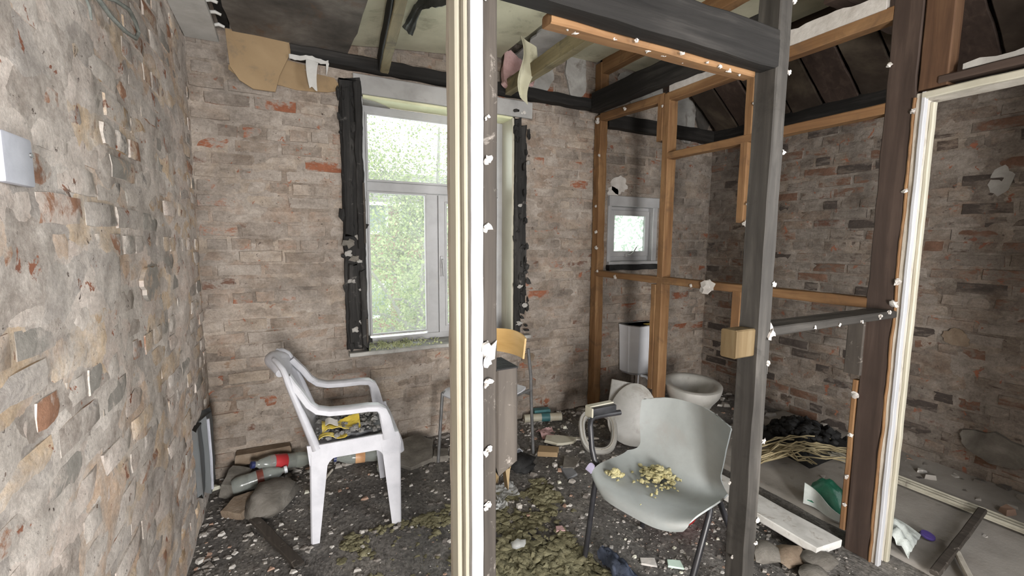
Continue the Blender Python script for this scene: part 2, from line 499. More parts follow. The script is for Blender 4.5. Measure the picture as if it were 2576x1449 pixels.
def stripped(t, v, vs, smear, tones, r, chip, soot):
    """colour of a wall stripped of its plaster: lime smear, grain, toned patches, chips and pits"""
    n1 = t.noise(vs, 5.5, 9, 0.70, 0.25)
    n2 = t.noise(v, 24, 8, 0.74, 0.4)
    sm = t.ramp(t.math('ADD', t.math('MULTIPLY', n1, 0.6), t.math('MULTIPLY', n2, 0.4)), smear)
    if r is None:
        mp = t.map((5.2, 5.2, 10.5), True)
        wob = t.n.new('ShaderNodeVectorMath')
        wob.operation = 'MULTIPLY_ADD'
        nz = t.n.new('ShaderNodeTexNoise')
        nz.inputs['Scale'].default_value = 9
        nz.inputs['Detail'].default_value = 5
        t.L(v, nz.inputs['Vector'])
        t.L(nz.outputs['Color'], wob.inputs[0])
        wob.inputs[1].default_value = (0.7, 0.7, 0.9)
        t.L(mp, wob.inputs[2])
        r = t.math('FRACT', t.math('MULTIPLY', t.voro(wob.outputs[0], 1.0, 'F1', 'Color'), 3.1))
    pat = t.ramp(r, tones, 'CONSTANT')
    sm = t.mix(t.ramp(t.noise(v, 7.5, 8, 0.72, 0.35), [(0.38, 0.05), (0.60, 0.9)]), sm, t.mix(1.0, sm, pat, 'MULTIPLY'))
    grain = t.ramp(t.noise(v, 95, 7, 0.8, 0.3), [(0.30, 0.66), (0.52, 1.0), (0.72, 1.22)])
    sm = t.mix(0.9, sm, grain, 'MULTIPLY')
    c1 = t.ramp(t.noise(v, 15, 6, 0.66, 0.5), [(chip, 0), (chip + 0.025, 1)])
    sm = t.mix(c1, sm, t.ramp(t.noise(v, 5, 2), [(0.35, (0.22, 0.095, 0.062)), (0.5, (0.30, 0.125, 0.075)), (0.62, (0.17, 0.12, 0.095))]))
    c2 = t.ramp(t.noise(v, 33, 6, 0.72, 0.6), [(0.635, 0), (0.68, 1)])
    sm = t.mix(c2, sm, (0.085, 0.065, 0.055))
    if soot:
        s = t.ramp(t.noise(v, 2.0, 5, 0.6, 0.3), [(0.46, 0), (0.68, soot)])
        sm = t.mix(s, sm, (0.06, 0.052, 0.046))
    nn = t.bump(n1, 0.6, 0.016)
    nn = t.bump(n2, 0.5, 0.010, nn)
    nn = t.bump(c2, -0.6, 0.006, nn)
    nn = t.bump(t.noise(v, 85, 7, 0.75), 0.55, 0.006, nn)
    return sm, n1, n2, nn


def brick_mat(name, smear, tones, bricks, reveal, streak, chip, soot=0.0):
    """brick faces under the lime smear that the stripped plaster left behind"""
    t = NT(name)
    v = t.map((1, 1, 1), True)
    vs = t.map(streak, True)
    r = t.rnd()
    r2 = t.math('FRACT', t.math('MULTIPLY', r, 7.31))
    sm, n1, n2, nn = stripped(t, v, vs, smear, tones, r2, chip, soot)
    br = t.ramp(r, bricks, 'CONSTANT')
    br = t.mix(0.7, br, t.ramp(n2, [(0.3, 0.45), (0.7, 1.25)]), 'MULTIPLY')
    k = t.math('ADD', t.math('MULTIPLY', n1, 0.9), t.math('MULTIPLY', r, 0.32))
    k = t.math('ADD', k, t.math('MULTIPLY', n2, 0.3))
    c = t.mix(t.ramp(k, [(reveal, 0), (reveal + 0.08, 1)]), sm, br)
    return t.done(c, 0.94, nn, 0.12)


def mortar_mat(name, smear, tones, chip, soot):
    t = NT(name)
    sm, n1, n2, nn = stripped(t, t.map((1, 1, 1), True), t.map((1, 1, 1.8), True), smear, tones, None, chip, soot)
    return t.done(sm, 0.95, nn, 0.12)


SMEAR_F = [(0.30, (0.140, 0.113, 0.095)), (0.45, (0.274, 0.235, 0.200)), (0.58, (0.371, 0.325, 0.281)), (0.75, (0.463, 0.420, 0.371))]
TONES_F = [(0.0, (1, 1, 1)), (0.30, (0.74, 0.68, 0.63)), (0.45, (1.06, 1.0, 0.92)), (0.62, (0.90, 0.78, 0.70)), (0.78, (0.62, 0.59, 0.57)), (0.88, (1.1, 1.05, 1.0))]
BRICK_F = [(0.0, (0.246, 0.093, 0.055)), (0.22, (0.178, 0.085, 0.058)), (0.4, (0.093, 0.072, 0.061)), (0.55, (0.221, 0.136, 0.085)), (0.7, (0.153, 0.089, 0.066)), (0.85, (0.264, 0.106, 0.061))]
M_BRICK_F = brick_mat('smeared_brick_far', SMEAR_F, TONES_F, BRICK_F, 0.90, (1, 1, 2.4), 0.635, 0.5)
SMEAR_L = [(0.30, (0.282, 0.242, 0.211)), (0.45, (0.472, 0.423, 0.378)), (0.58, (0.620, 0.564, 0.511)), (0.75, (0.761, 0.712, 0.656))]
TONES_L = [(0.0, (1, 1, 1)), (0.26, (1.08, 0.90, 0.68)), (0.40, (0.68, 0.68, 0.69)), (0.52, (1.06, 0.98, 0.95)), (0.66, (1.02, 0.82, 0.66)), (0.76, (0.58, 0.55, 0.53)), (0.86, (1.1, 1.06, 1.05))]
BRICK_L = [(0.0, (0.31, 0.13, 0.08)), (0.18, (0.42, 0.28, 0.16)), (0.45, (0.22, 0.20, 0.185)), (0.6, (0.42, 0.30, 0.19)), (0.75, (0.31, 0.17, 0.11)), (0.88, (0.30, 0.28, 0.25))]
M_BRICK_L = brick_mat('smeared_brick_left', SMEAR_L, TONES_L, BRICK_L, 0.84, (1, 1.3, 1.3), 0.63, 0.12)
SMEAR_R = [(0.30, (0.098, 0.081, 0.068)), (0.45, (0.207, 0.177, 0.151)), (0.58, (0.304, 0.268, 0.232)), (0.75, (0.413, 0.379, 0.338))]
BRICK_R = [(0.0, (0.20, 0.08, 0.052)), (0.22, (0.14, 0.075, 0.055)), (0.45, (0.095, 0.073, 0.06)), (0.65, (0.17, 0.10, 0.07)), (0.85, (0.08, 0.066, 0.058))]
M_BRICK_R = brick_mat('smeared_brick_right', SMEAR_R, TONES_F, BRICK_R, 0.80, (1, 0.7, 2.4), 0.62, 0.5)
M_MORT_F = mortar_mat('lime_mortar_far', SMEAR_F, TONES_F, 0.645, 0.5)
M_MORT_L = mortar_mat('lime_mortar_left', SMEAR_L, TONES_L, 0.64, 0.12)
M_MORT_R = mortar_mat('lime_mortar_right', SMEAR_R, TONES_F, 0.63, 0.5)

# floor: dark studded vinyl under dust
t = NT('dusty_studded_vinyl')
v = t.map((1, 1, 1), True)
vd = t.map((1, 1, 1), True, math.radians(45))
dust = t.noise(v, 3.2, 9, 0.66, 0.6)
c = t.ramp(dust, [(0.3, (0.062, 0.058, 0.055)), (0.5, (0.125, 0.118, 0.110)), (0.7, (0.225, 0.21, 0.188))])
fine = t.ramp(t.noise(v, 60, 8, 0.75, 0.6), [(0.42, 0.6), (0.62, 1.5)])
c = t.mix(1.0, c, fine, 'MULTIPLY')
spk = t.ramp(t.noise(v, 110, 4, 0.8), [(0.66, 0), (0.72, 1)])
spm = t.ramp(t.noise(v, 5, 5, 0.6), [(0.42, 0), (0.6, 1)])
c = t.mix(t.math('MULTIPLY', spk, spm), c, (0.42, 0.40, 0.38))
stud = t.voro(t.map((1.6, 0.62, 1), True, math.radians(40)), 42)
nn = t.bump(t.ramp(stud, [(0.25, 1), (0.45, 0)]), 0.5, 0.006)
nn = t.bump(t.noise(v, 45, 8, 0.75), 0.6, 0.008, nn)
M_FLOOR = t.done(c, 0.62, nn, 0.35)
M_SCREED = mottled('dusty_screed', [(0.25, (0.19, 0.175, 0.155)), (0.5, (0.29, 0.27, 0.245)), (0.75, (0.36, 0.34, 0.31))], 3.2, 0.9, 60, 0.3, 0.004, 0.15, dirt=((0.07, 0.06, 0.05), 4, 0.6, 0.15))

# clear panes, lightly dusty; diffuse haze painted in for the washed-out view
t = NT('dusty_hazed_glass')
tr = t.n.new('ShaderNodeBsdfTransparent')
tr.inputs['Color'].default_value = (0.93, 0.96, 0.94, 1)
gl = t.n.new('ShaderNodeBsdfGlossy')
gl.inputs['Roughness'].default_value = 0.45
df = t.n.new('ShaderNodeBsdfDiffuse')
df.inputs['Color'].default_value = (0.75, 0.78, 0.76, 1)
fr = t.n.new('ShaderNodeFresnel')
fr.inputs['IOR'].default_value = 1.45
mx = t.n.new('ShaderNodeMixShader')
t.L(fr.outputs[0], mx.inputs[0]); t.L(tr.outputs[0], mx.inputs[1]); t.L(gl.outputs[0], mx.inputs[2])
mx2 = t.n.new('ShaderNodeMixShader')
dn = t.ramp(t.noise(t.map((1, 1, 1), True), 5, 8, 0.7), [(0.35, 0.09), (0.7, 0.20)])
t.L(dn, mx2.inputs[0]); t.L(mx.outputs[0], mx2.inputs[1]); t.L(df.outputs[0], mx2.inputs[2])
t.L(mx2.outputs[0], t.n['Material Output'].inputs['Surface'])
M_GLASS = t.m

# patterned obscure pane: swirls pressed into the glass
t = NT('patterned_obscure_glass')
w = t.n.new('ShaderNodeTexWave')
w.wave_type = 'RINGS'
w.inputs['Scale'].default_value = 7
w.inputs['Distortion'].default_value = 14
w.inputs['Detail'].default_value = 2
w.inputs['Detail Scale'].default_value = 2.2
t.L(t.map((1, 1, 1), True), w.inputs['Vector'])
pc = t.ramp(w.outputs['Fac'], [(0.2, (0.34, 0.38, 0.34)), (0.6, (0.62, 0.64, 0.62))])
tl = t.n.new('ShaderNodeBsdfTranslucent')
t.L(pc, tl.inputs['Color'])
tr = t.n.new('ShaderNodeBsdfTransparent')
t.L(pc, tr.inputs['Color'])
nb = t.bump(w.outputs['Fac'], 0.8, 0.01)
t.L(nb, tl.inputs['Normal'])
mx = t.n.new('ShaderNodeMixShader')
mx.inputs[0].default_value = 0.35
t.L(tl.outputs[0], mx.inputs[1]); t.L(tr.outputs[0], mx.inputs[2])
t.L(mx.outputs[0], t.n['Material Output'].inputs['Surface'])
M_OBSC = t.m

# clear plastic of bottles
t = NT('clear_bottle_plastic')
t.b.inputs['Transmission Weight'].default_value = 0.75
t.b.inputs['IOR'].default_value = 1.3
M_BOTTLE = t.done((0.62, 0.66, 0.62), 0.15, t.bump(t.noise(t.map((1, 1, 1), True), 30, 4), 0.2, 0.004), 0.5)
t = NT('clear_scrap_film')
t.b.inputs['Alpha'].default_value = 0.45
M_FILM = t.done((0.62, 0.64, 0.64), 0.25, t.bump(t.noise(t.map((1, 1, 1), True), 30, 4), 0.5, 0.01), 0.5)

# mixed chips of plaster, brick and glass: one tone per chip
t = NT('mixed_chips')
c = t.ramp(t.rnd(), [(0.0, (0.34, 0.32, 0.295)), (0.2, (0.16, 0.145, 0.13)), (0.45, (0.28, 0.26, 0.235)), (0.62, (0.44, 0.42, 0.39)), (0.74, (0.10, 0.09, 0.082)), (0.88, (0.30, 0.20, 0.15)), (0.95, (0.55, 0.54, 0.45))], 'CONSTANT')
M_CHIPS = t.done(c, 0.85, t.bump(t.noise(t.map((1, 1, 1), True), 80, 5), 0.4, 0.004), 0.2)

# leaves
t = NT('birch_leaves')
c = t.ramp(t.rnd(), [(0.0, (0.13, 0.19, 0.06)), (0.35, (0.24, 0.31, 0.11)), (0.7, (0.35, 0.41, 0.17)), (1.0, (0.43, 0.46, 0.24))])
tl = t.n.new('ShaderNodeBsdfTranslucent')
t.L(c, tl.inputs['Color'])
mx = t.n.new('ShaderNodeMixShader')
mx.inputs[0].default_value = 0.4
t.done(c, 0.6, None, 0.3)
t.L(t.b.outputs[0], mx.inputs[1]); t.L(tl.outputs[0], mx.inputs[2])
t.L(mx.outputs[0], t.n['Material Output'].inputs['Surface'])
M_LEAF = t.m
M_BARK = mottled('grey_bark', [(0.3, (0.14, 0.13, 0.11)), (0.65, (0.30, 0.28, 0.25))], 8, 0.9, 40, 0.5, 0.01, 0.1)
M_LAWN = mottled('overgrown_lawn', [(0.3, (0.12, 0.20, 0.05)), (0.65, (0.24, 0.32, 0.10))], 2, 0.95, 30, 0.6, 0.03, 0.1)
t = NT('red_house_brick')
bt = t.n.new('ShaderNodeTexBrick')
bt.inputs['Color1'].default_value = (0.34, 0.12, 0.075, 1)
bt.inputs['Color2'].default_value = (0.26, 0.095, 0.06, 1)
bt.inputs['Mortar'].default_value = (0.34, 0.30, 0.26, 1)
bt.inputs['Scale'].default_value = 4.4
t.L(t.map((1, 1, 1), True), bt.inputs['Vector'])
mp = [n for n in t.n if n.type == 'MAPPING'][0]
mp.inputs['Rotation'].default_value = (math.radians(90), 0, 0)
M_HOUSE = t.done(bt.outputs['Color'], 0.9, None, 0.2)
M_ROOFT = mottled('grey_roof_tile', [(0.3, (0.13, 0.12, 0.115)), (0.65, (0.22, 0.205, 0.195))], 3, 0.9, 30, 0.3, 0.01, 0.15)
M_FARGLASS = mottled('far_window_glass', [(0.3, (0.22, 0.27, 0.27)), (0.65, (0.30, 0.36, 0.36))], 1, 0.15, 30, 0.02, 0.001, 0.6)
M_FARWHITE = mottled('far_white_frame', [(0.3, (0.72, 0.73, 0.73)), (0.65, (0.8, 0.8, 0.8))], 3, 0.5, 30, 0.05, 0.002, 0.3)


# ------------------------------------------------------------------ brick walls
XL, XR, YF, YB, ZT = -0.41, 3.50, 2.86, -1.80, 2.74     # left wall, right wall, far wall, back wall, roof
XP, Y0 = 2.16, 0.85                                      # cubicle partition face, front partition face


def shown_size(p, n, a):
    d = Vector(p) - CAM_POS
    z = d.dot(cam_fwd)
    if z < 0.1:
        return 0
    x = d.dot(cam_right) / z * 1112.9
    y = d.dot(cam_down) / z * 1112.9
    if abs(x) > 1330 or abs(y) > 770:
        return 0
    return a * abs(d.normalized().dot(n)) / (z * z)


def brick_mesh(name, w, h, seed):
    """one worn brick: jittered face, rounded arrises, open back set into the mortar (36 triangles)"""
    rn = random.Random(seed)
    nx, nz = (4, 2)
    vs, fs = [], []
    for i in range(nx + 1):
        for k in range(nz + 1):
            ex = i in (0, nx)
            ez = k in (0, nz)
            x = -w / 2 + w * i / nx + (rn.uniform(-1, 1) * 0.004 if not ex else (0.006 if i == 0 else -0.006) + rn.uniform(-1, 1) * 0.003)
            z = -h / 2 + h * k / nz + (rn.uniform(-1, 1) * 0.003 if not ez else (0.005 if k == 0 else -0.005) + rn.uniform(-1, 1) * 0.0025)
            y = -0.0062 + rn.uniform(-1, 1) * 0.0022 + (0.0042 if ex else 0.003 if ez else 0) + (rn.uniform(0.001, 0.004) if rn.random() < 0.10 else 0)
            vs.append((x, y, z))
    idx = lambda i, k: i * (nz + 1) + k
    for i in range(nx):
        for k in range(nz):
            fs.append((idx(i, k), idx(i + 1, k), idx(i + 1, k + 1), idx(i, k + 1)))
    ring = [idx(i, 0) for i in range(nx + 1)] + [idx(nx, k) for k in range(1, nz + 1)] + [idx(i, nz) for i in range(nx - 1, -1, -1)] + [idx(0, k) for k in range(nz - 1, 0, -1)]
    b = len(vs)
    for q in ring:
        x, y, z = vs[q]
        vs.append((x * 1.045 + math.copysign(0.003, x), 0.010, z * 1.08))
    for i in range(len(ring)):
        j = (i + 1) % len(ring)
        fs.append((ring[j], ring[i], b + i, b + j))
    me = bpy.data.meshes.new(name)
    me.from_pydata(vs, [], fs)
    me.shade_smooth()
    me.set_sharp_from_angle(angle=math.radians(50))
    return me


def brick_wall(name, O, rz, U0, U1, Z0, Z1, openings, thick, m_mort, m_brick, brick_u, seed, amp=0.0045, sink=0.0):
    """structure > brick (each its own object), bricks past the limit joined as stuff"""
    U = Vector((math.cos(rz), math.sin(rz), 0))
    N = Vector((math.sin(rz), -math.cos(rz), 0))            # towards the room
    O = Vector(O)
    rn = random.Random(seed)
    P = lambda u, z, d: O + U * u + Vector((0, 0, z)) + N * d
    step = 0.022
    us = sorted(set([round(U0 + (U1 - U0) * i / int((U1 - U0) / step), 5) for i in range(int((U1 - U0) / step) + 1)] + [e for o in openings for e in (o[0], o[1])]))
    zs = sorted(set([round(Z0 + (Z1 - Z0) * i / int((Z1 - Z0) / step), 5) for i in range(int((Z1 - Z0) / step) + 1)] + [e for o in openings for e in (o[2], o[3])]))
    mb = MB()
    for u in us:
        for z in zs:
            p = P(u, z, 0)
            d = amp * fbm(p, 7, seed, 4) + amp * 0.9 * fbm(p, 2.2, seed + 5, 2)
            mb.v.append(tuple(P(u, z, d)))
    nz = len(zs)
    hole = lambda u, z: any(o[0] < u < o[1] and o[2] < z < o[3] for o in openings)
    for i in range(len(us) - 1):
        for k in range(nz - 1):
            if not hole((us[i] + us[i + 1]) / 2, (zs[k] + zs[k + 1]) / 2):
                mb.f.append((i * nz + k, (i + 1) * nz + k, (i + 1) * nz + k + 1, i * nz + k + 1))
    ue = sorted(set([U0, U1] + [e for o in openings for e in (o[0], o[1])]))
    ze = sorted(set([Z0, Z1] + [e for o in openings for e in (o[2], o[3])]))
    for i in range(len(ue) - 1):
        for k in range(len(ze) - 1):
            if hole((ue[i] + ue[i + 1]) / 2, (ze[k] + ze[k + 1]) / 2):
                continue
            c = [P(u, z, d) for u in (ue[i], ue[i + 1]) for z in (ze[k], ze[k + 1]) for d in (-0.012, -thick)]
            lo = [min(q[j] for q in c) for j in range(3)]
            hi = [max(q[j] for q in c) for j in range(3)]
            mb.box(lo, hi)
    root = obj(name, mb, m_mort, smooth=60, kind='structure')
    meshes = {}
    for kind, w in (('s', 0.214), ('h', 0.102)):
        for q in range(6):
            meshes[kind, q] = brick_mesh('brick', w, 0.066, seed * 50 + q + (20 if kind == 'h' else 0))
            meshes[kind, q].materials.append(m_brick)
    spots = []
    course = 0.0755
    nC = int((Z1 - 0.0) / course)
    for c in range(nC):
        z = 0.5 * course + c * course + 0.004
        header = (c % 4 == 1)
        # free intervals of this course
        iv = [(brick_u[0], brick_u[1])]
        for o in openings:
            if o[2] - 0.03 < z < o[3] + 0.03:
                iv = [q for (a, b) in iv for q in ((a, min(b, o[0] - 0.012)), (max(a, o[1] + 0.012), b)) if q[1] - q[0] > 0.05]
        pitch = 0.113 if header else 0.226
        ph = rn.uniform(-0.02, 0.02) + (0.0565 if header else (0.113 if c % 2 else 0))
        for (a, b) in iv:
            u = a - ((a - ph) % pitch)
            while u < b:
                x0, x1 = max(u + 0.006, a), min(u + pitch - 0.006 + rn.uniform(-0.004, 0.004), b)
                u += pitch
                if x1 - x0 < 0.035:
                    continue
                spots.append(((x0 + x1) / 2, z + rn.uniform(-1, 1) * 0.003 + 0.006 * math.sin(x0 * 2.1 + c), x1 - x0, 'h' if (x1 - x0) < 0.15 else 's'))
    ranked = sorted(range(len(spots)), key=lambda i: -shown_size(P(spots[i][0], spots[i][1], 0), N, spots[i][2]))
    own = set(ranked[:300])
    rest = MB()
    for i, (u, z, w, kind) in enumerate(spots):
        q = rn.randrange(6)
        me = meshes[kind, q]
        sx = w / (0.214 if kind == 's' else 0.102)
        sz = rn.uniform(0.95, 1.05)
        fl = rn.choice((1, -1))
        M = Matrix.Translation(P(u, z, rn.uniform(-0.0035, 0.0035) + sink)) @ Matrix.Rotation(rz, 4, 'Z') @ Matrix.Rotation(rn.uniform(-1, 1) * 0.012, 4, 'Y') @ Matrix.Diagonal((sx, 1, sz, 1))
        if i in own:
            o = bpy.data.objects.new('brick', me)
            COL.objects.link(o)
            o.parent = root
            o.matrix_local = M
        else:
            rest.add([v.co for v in me.vertices], [tuple(p.vertices) for p in me.polygons], M)
    if rest.v:
        obj('bricks', rest, m_brick, root, smooth=50, kind='stuff')
    return root


W1 = (0.437, 1.455, 0.64, 2.215)
W2 = (2.335, 2.852, 1.165, 1.715)
wall_far = brick_wall('wall_far', (0, YF, 0), 0, -0.62, 3.75, -0.05, ZT, [W1, W2], 0.26, M_MORT_F, M_BRICK_F, (-0.41, 3.5), 3)
wall_left = brick_wall('wall_left', (XL, 0, 0), PI / 2, YB - 0.1, YF + 0.0, -0.05, ZT, [], 0.22, M_MORT_L, M_BRICK_L, (0.72, YF - 0.005), 11, 0.006, -0.003)
wall_right = brick_wall('wall_right', (XR, 0, 0), -PI / 2, -YF, -(YB - 0.1), -0.05, ZT, [], 0.22, M_MORT_R, M_BRICK_R, (-YF + 0.005, -0.30), 23)

# back wall with the doorway the photographer looks in from
mb = MB()
mb.box((XL - 0.2, YB - 0.15, -0.05), (-0.38, YB, ZT)).box((0.5, YB - 0.15, -0.05), (XR + 0.2, YB, ZT)).box((-0.38, YB - 0.15, 1.9), (0.5, YB, ZT))
obj('wall_back', mb, M_MORT_R, kind='structure')
# unseen wall added to keep light off the right wall, open at the fill
mb = MB()
mb.box((XP, YB, 0), (XP + 0.1, -1.45, ZT)).box((XP, -0.45, 0), (XP + 0.1, 0.0, ZT)).box((XP, -1.45, 0), (XP + 0.1, -0.45, 0.85)).box((XP, -1.45, 1.95), (XP + 0.1, -0.45, ZT))
obj('wall_light_block', mb, M_GPLAS, kind='structure')

# patches of old plaster that stayed on the bricks
def patch(c, rx, rz_, wall, axis, m, seed, t=0.012):
    mb = MB()
    n = 22
    ring = []
    for k in range(n):
        a = 2 * PI * k / n
        r = 1 + 0.32 * fbm((math.cos(a), math.sin(a), 0), 1.6, seed, 3)
        ring.append((math.cos(a) * rx * r, math.sin(a) * rz_ * r))
    if axis == 'y':
        M = Matrix(((1, 0, 0, c[0]), (0, 0, -1, c[1]), (0, 1, 0, c[2]), (0, 0, 0, 1)))
    elif axis == 'x+':
        M = Matrix(((0, 0, 1, c[0]), (1, 0, 0, c[1]), (0, 1, 0, c[2]), (0, 0, 0, 1)))
    else:
        M = Matrix(((0, 0, -1, c[0]), (1, 0, 0, c[1]), (0, 1, 0, c[2]), (0, 0, 0, 1)))
    mb.prism(ring, t, M)
    return obj('plaster_patch', mb, m, wall, smooth=30)


patch((2.42, YF, 1.80), 0.085, 0.07, wall_far, 'y', M_PLAS, 3)
patch((2.36, YF, 1.74), 0.05, 0.05, wall_far, 'y', M_PLAS, 5)
patch((3.10, YF, 2.42), 0.16, 0.20, wall_far, 'y', M_GPLAS, 8, 0.02)
patch((3.34, YF, 2.50), 0.10, 0.19, wall_far, 'y', M_SOOT, 9, 0.02)
patch((2.98, YF, 1.62), 0.045, 0.10, wall_far, 'y', M_GPLAS, 12)
patch((2.99, YF, 1.42), 0.028, 0.045, wall_far, 'y', M_PLAS, 13)
patch((1.62, YF, 2.55), 0.20, 0.16, wall_far, 'y', M_GPLAS, 15, 0.015)
patch((1.98, YF, 2.58), 0.09, 0.19, wall_far, 'y', M_GPLAS, 16, 0.018)
patch((2.62, YF, 2.58), 0.22, 0.12, wall_far, 'y', M_GPLAS, 17, 0.015)
patch((0.05, YF, 2.26), 0.26, 0.07, wall_far, 'y', M_TAN, 18, 0.008)
patch((1.60, YF, 0.47), 0.05, 0.04, wall_far, 'y', M_TANST, 19)
patch((XR, 0.98, 1.70), 0.05, 0.075, wall_right, 'x-', M_GPLAS, 21, 0.006)
patch((XR, 1.09, 0.80), 0.06, 0.05, wall_right, 'x-', M_TANST, 22)
patch((XR, 0.86, 0.22), 0.16, 0.09, wall_right, 'x-', M_STONE, 24, 0.03)
patch((XL, 1.02, 1.75), 0.035, 0.05, wall_left, 'x+', M_PLAS, 25)
patch((XL, 1.85, 1.20), 0.10, 0.06, wall_left, 'x+', M_BRICK_L, 27)
# floor
mb = MB()
mb.box((XL - 0.2, YB - 0.2, -0.06), (XR + 0.2, YF + 0.25, -0.004))
nu, nv = 150, 110
mb.grid(lambda a, b: (XL - 0.02 + (XR - XL + 0.04) * a, 0.3 + (YF + 0.02 - 0.3) * b, 0.0028 * fbm((a * 4, b * 3, 0), 6, 4)), nu, nv)
floor = obj('floor', mb, M_FLOOR, smooth=60, kind='structure')
mb = MB()
mb.grid(lambda a, b: (2.27 + (XR - 2.27) * a, 0.2 + 1.9 * b, 0.012 + 0.006 * fbm((a * 2, b * 3, 0), 3, 9) - (0.03 if a == 0 or b == 0 or b == 1 else 0)), 40, 50)
obj('screed', mb, M_SCREED, floor, smooth=60)

# roof deck over everything
mb = MB().box((XL - 0.2, YB - 0.2, ZT - 0.02), (XR + 0.2, YF + 0.25, ZT + 0.06))
ceiling = obj('ceiling', mb, M_ROOFB, kind='structure')


# ------------------------------------------------------------------ timbers
def tim(mn, mx, axis, jit=0.0022, bev=0.004, seg=0.07, rag=(0, 0), seed=None):
    """a sawn timber along one axis: chamfered arrises, slightly wandering faces, ends broken by rag metres"""
    ax = 'xyz'.index(axis)
    o1, o2 = [i for i in range(3) if i != ax]
    L = mx[ax] - mn[ax]
    n = max(2, int(L / seg))
    w, h = mx[o1] - mn[o1], mx[o2] - mn[o2]
    bev = min(bev, w * 0.3, h * 0.3)
    sec = [(bev, 0), (w - bev, 0), (w, bev), (w, h - bev), (w - bev, h), (bev, h), (0, h - bev), (0, bev)]
    sd = seed if seed is not None else (mn[0] * 31 + mn[1] * 17 + mn[2] * 7)
    rn = random.Random(int(sd * 1000))
    mb = MB()
    r0 = [rn.uniform(0, rag[0]) for _ in sec]
    r1 = [rn.uniform(0, rag[1]) for _ in sec]
    for i in range(n + 1):
        for k, (a, b) in enumerate(sec):
            p = [0, 0, 0]
            p[ax] = mn[ax] + L * i / n
            if i == 0:
                p[ax] += r0[k]
            if i == n:
                p[ax] -= r1[k]
            p[o1] = mn[o1] + a
            p[o2] = mn[o2] + b
            q = Vector(p)
            p[o1] += jit * fbm(q, 9, sd, 3)
            p[o2] += jit * fbm(q, 9, sd + 3, 3)
            mb.v.append(tuple(p))
    for i in range(n):
        for k in range(8):
            mb.f.append((i * 8 + k, i * 8 + (k + 1) % 8, (i + 1) * 8 + (k + 1) % 8, (i + 1) * 8 + k))
    mb.f.append(tuple(range(8))[::-1])
    mb.f.append(tuple(n * 8 + k for k in range(8)))
    return mb


def skew(mb, ax, ref, d):
    """slopes a timber: shifts by d per metre along axis ax from ref"""
    mb.v = [tuple(Vector(p) + Vector(d) * (p[ax] - ref)) for p in mb.v]
    return mb


def lump(c, r, seed, parent, m=None, name='plaster_lump', sq=(1, 1, 1)):
    mb = MB().blob(c, (r * 0.66 * sq[0], r * 0.66 * sq[1], r * 0.66 * sq[2]), 2, 1.0, seed)
    return obj(name, mb, m or M_PLAS, parent, smooth=40)


# cubicle partition: runs from the far wall towards the camera
part = thing('stud_partition', (XP + 0.03, 1.85, 0), 'bare orange-brown timber stud frame of the toilet cubicle, running from the brick wall beside the small window', 'partition')
T = lambda nm, mn, mx, ax, m=M_PINE, p=part, **k: obj(nm, tim(mn, mx, ax, **k), m[ax], p, smooth=35)
T('stud', (XP, 2.775, 0.0), (XP + 0.07, 2.85, 2.30), 'z', jit=0.007)
T('stud', (XP, 2.095, 0.02), (XP + 0.075, 2.147, 2.27), 'z')
T('batten', (XP - 0.002, 2.147, 0.36), (XP + 0.05, 2.19, 1.07), 'z')
T('batten', (XP - 0.002, 2.147, 1.99), (XP + 0.05, 2.195, 2.27), 'z')
T('short_stud', (XP, 1.535, 1.88), (XP + 0.06, 1.58, 2.235), 'z')
T('short_stud', (XP, 1.55, 1.45), (XP + 0.05, 1.595, 1.875), 'z', rag=(0.01, 0))
T('short_stud', (XP, 1.535, 0.80), (XP + 0.05, 1.59, 1.085), 'z')
obj('top_rail', skew(tim((XP, 2.15, 2.228), (XP + 0.06, 2.78, 2.282), 'y'), 1, 2.15, (0, 0, 0.045)), M_PINE['y'], part, smooth=35)
T('top_rail', (XP, 0.96, 2.222), (XP + 0.06, 2.12, 2.275), 'y')
T('middle_rail', (XP, 0.96, 1.866), (XP + 0.06, 2.095, 1.908), 'y')
T('noggin', (XP, 0.96, 1.078), (XP + 0.075, 2.775, 1.122), 'y', jit=0.003)
end_stud = T('end_stud', (XP, 0.866, 0.0), (XP + 0.075, 0.962, 2.62), 'z', M_DARKW, jit=0.004)
end_stud['label'] = 'smoke-blackened end stud'
T('packer', (XP - 0.012, 0.955, 0.79), (XP + 0.05, 1.018, 1.052), 'z', M_GREYW)
T('batten', (XP - 0.003, 0.964, 0.08), (XP + 0.03, 0.985, 0.765), 'z')
T('short_stud', (XP + 0.004, 0.775, 1.925), (XP + 0.075, 0.862, 2.62), 'z', M_PINE_SHADE)
T('post_above_rail', (XP + 0.0, 2.06, 2.28), (XP + 0.06, 2.10, 2.60), 'z')
T('post_above_rail', (XP + 0.0, 2.78, 2.40), (XP + 0.075, 2.855, 2.68), 'z')
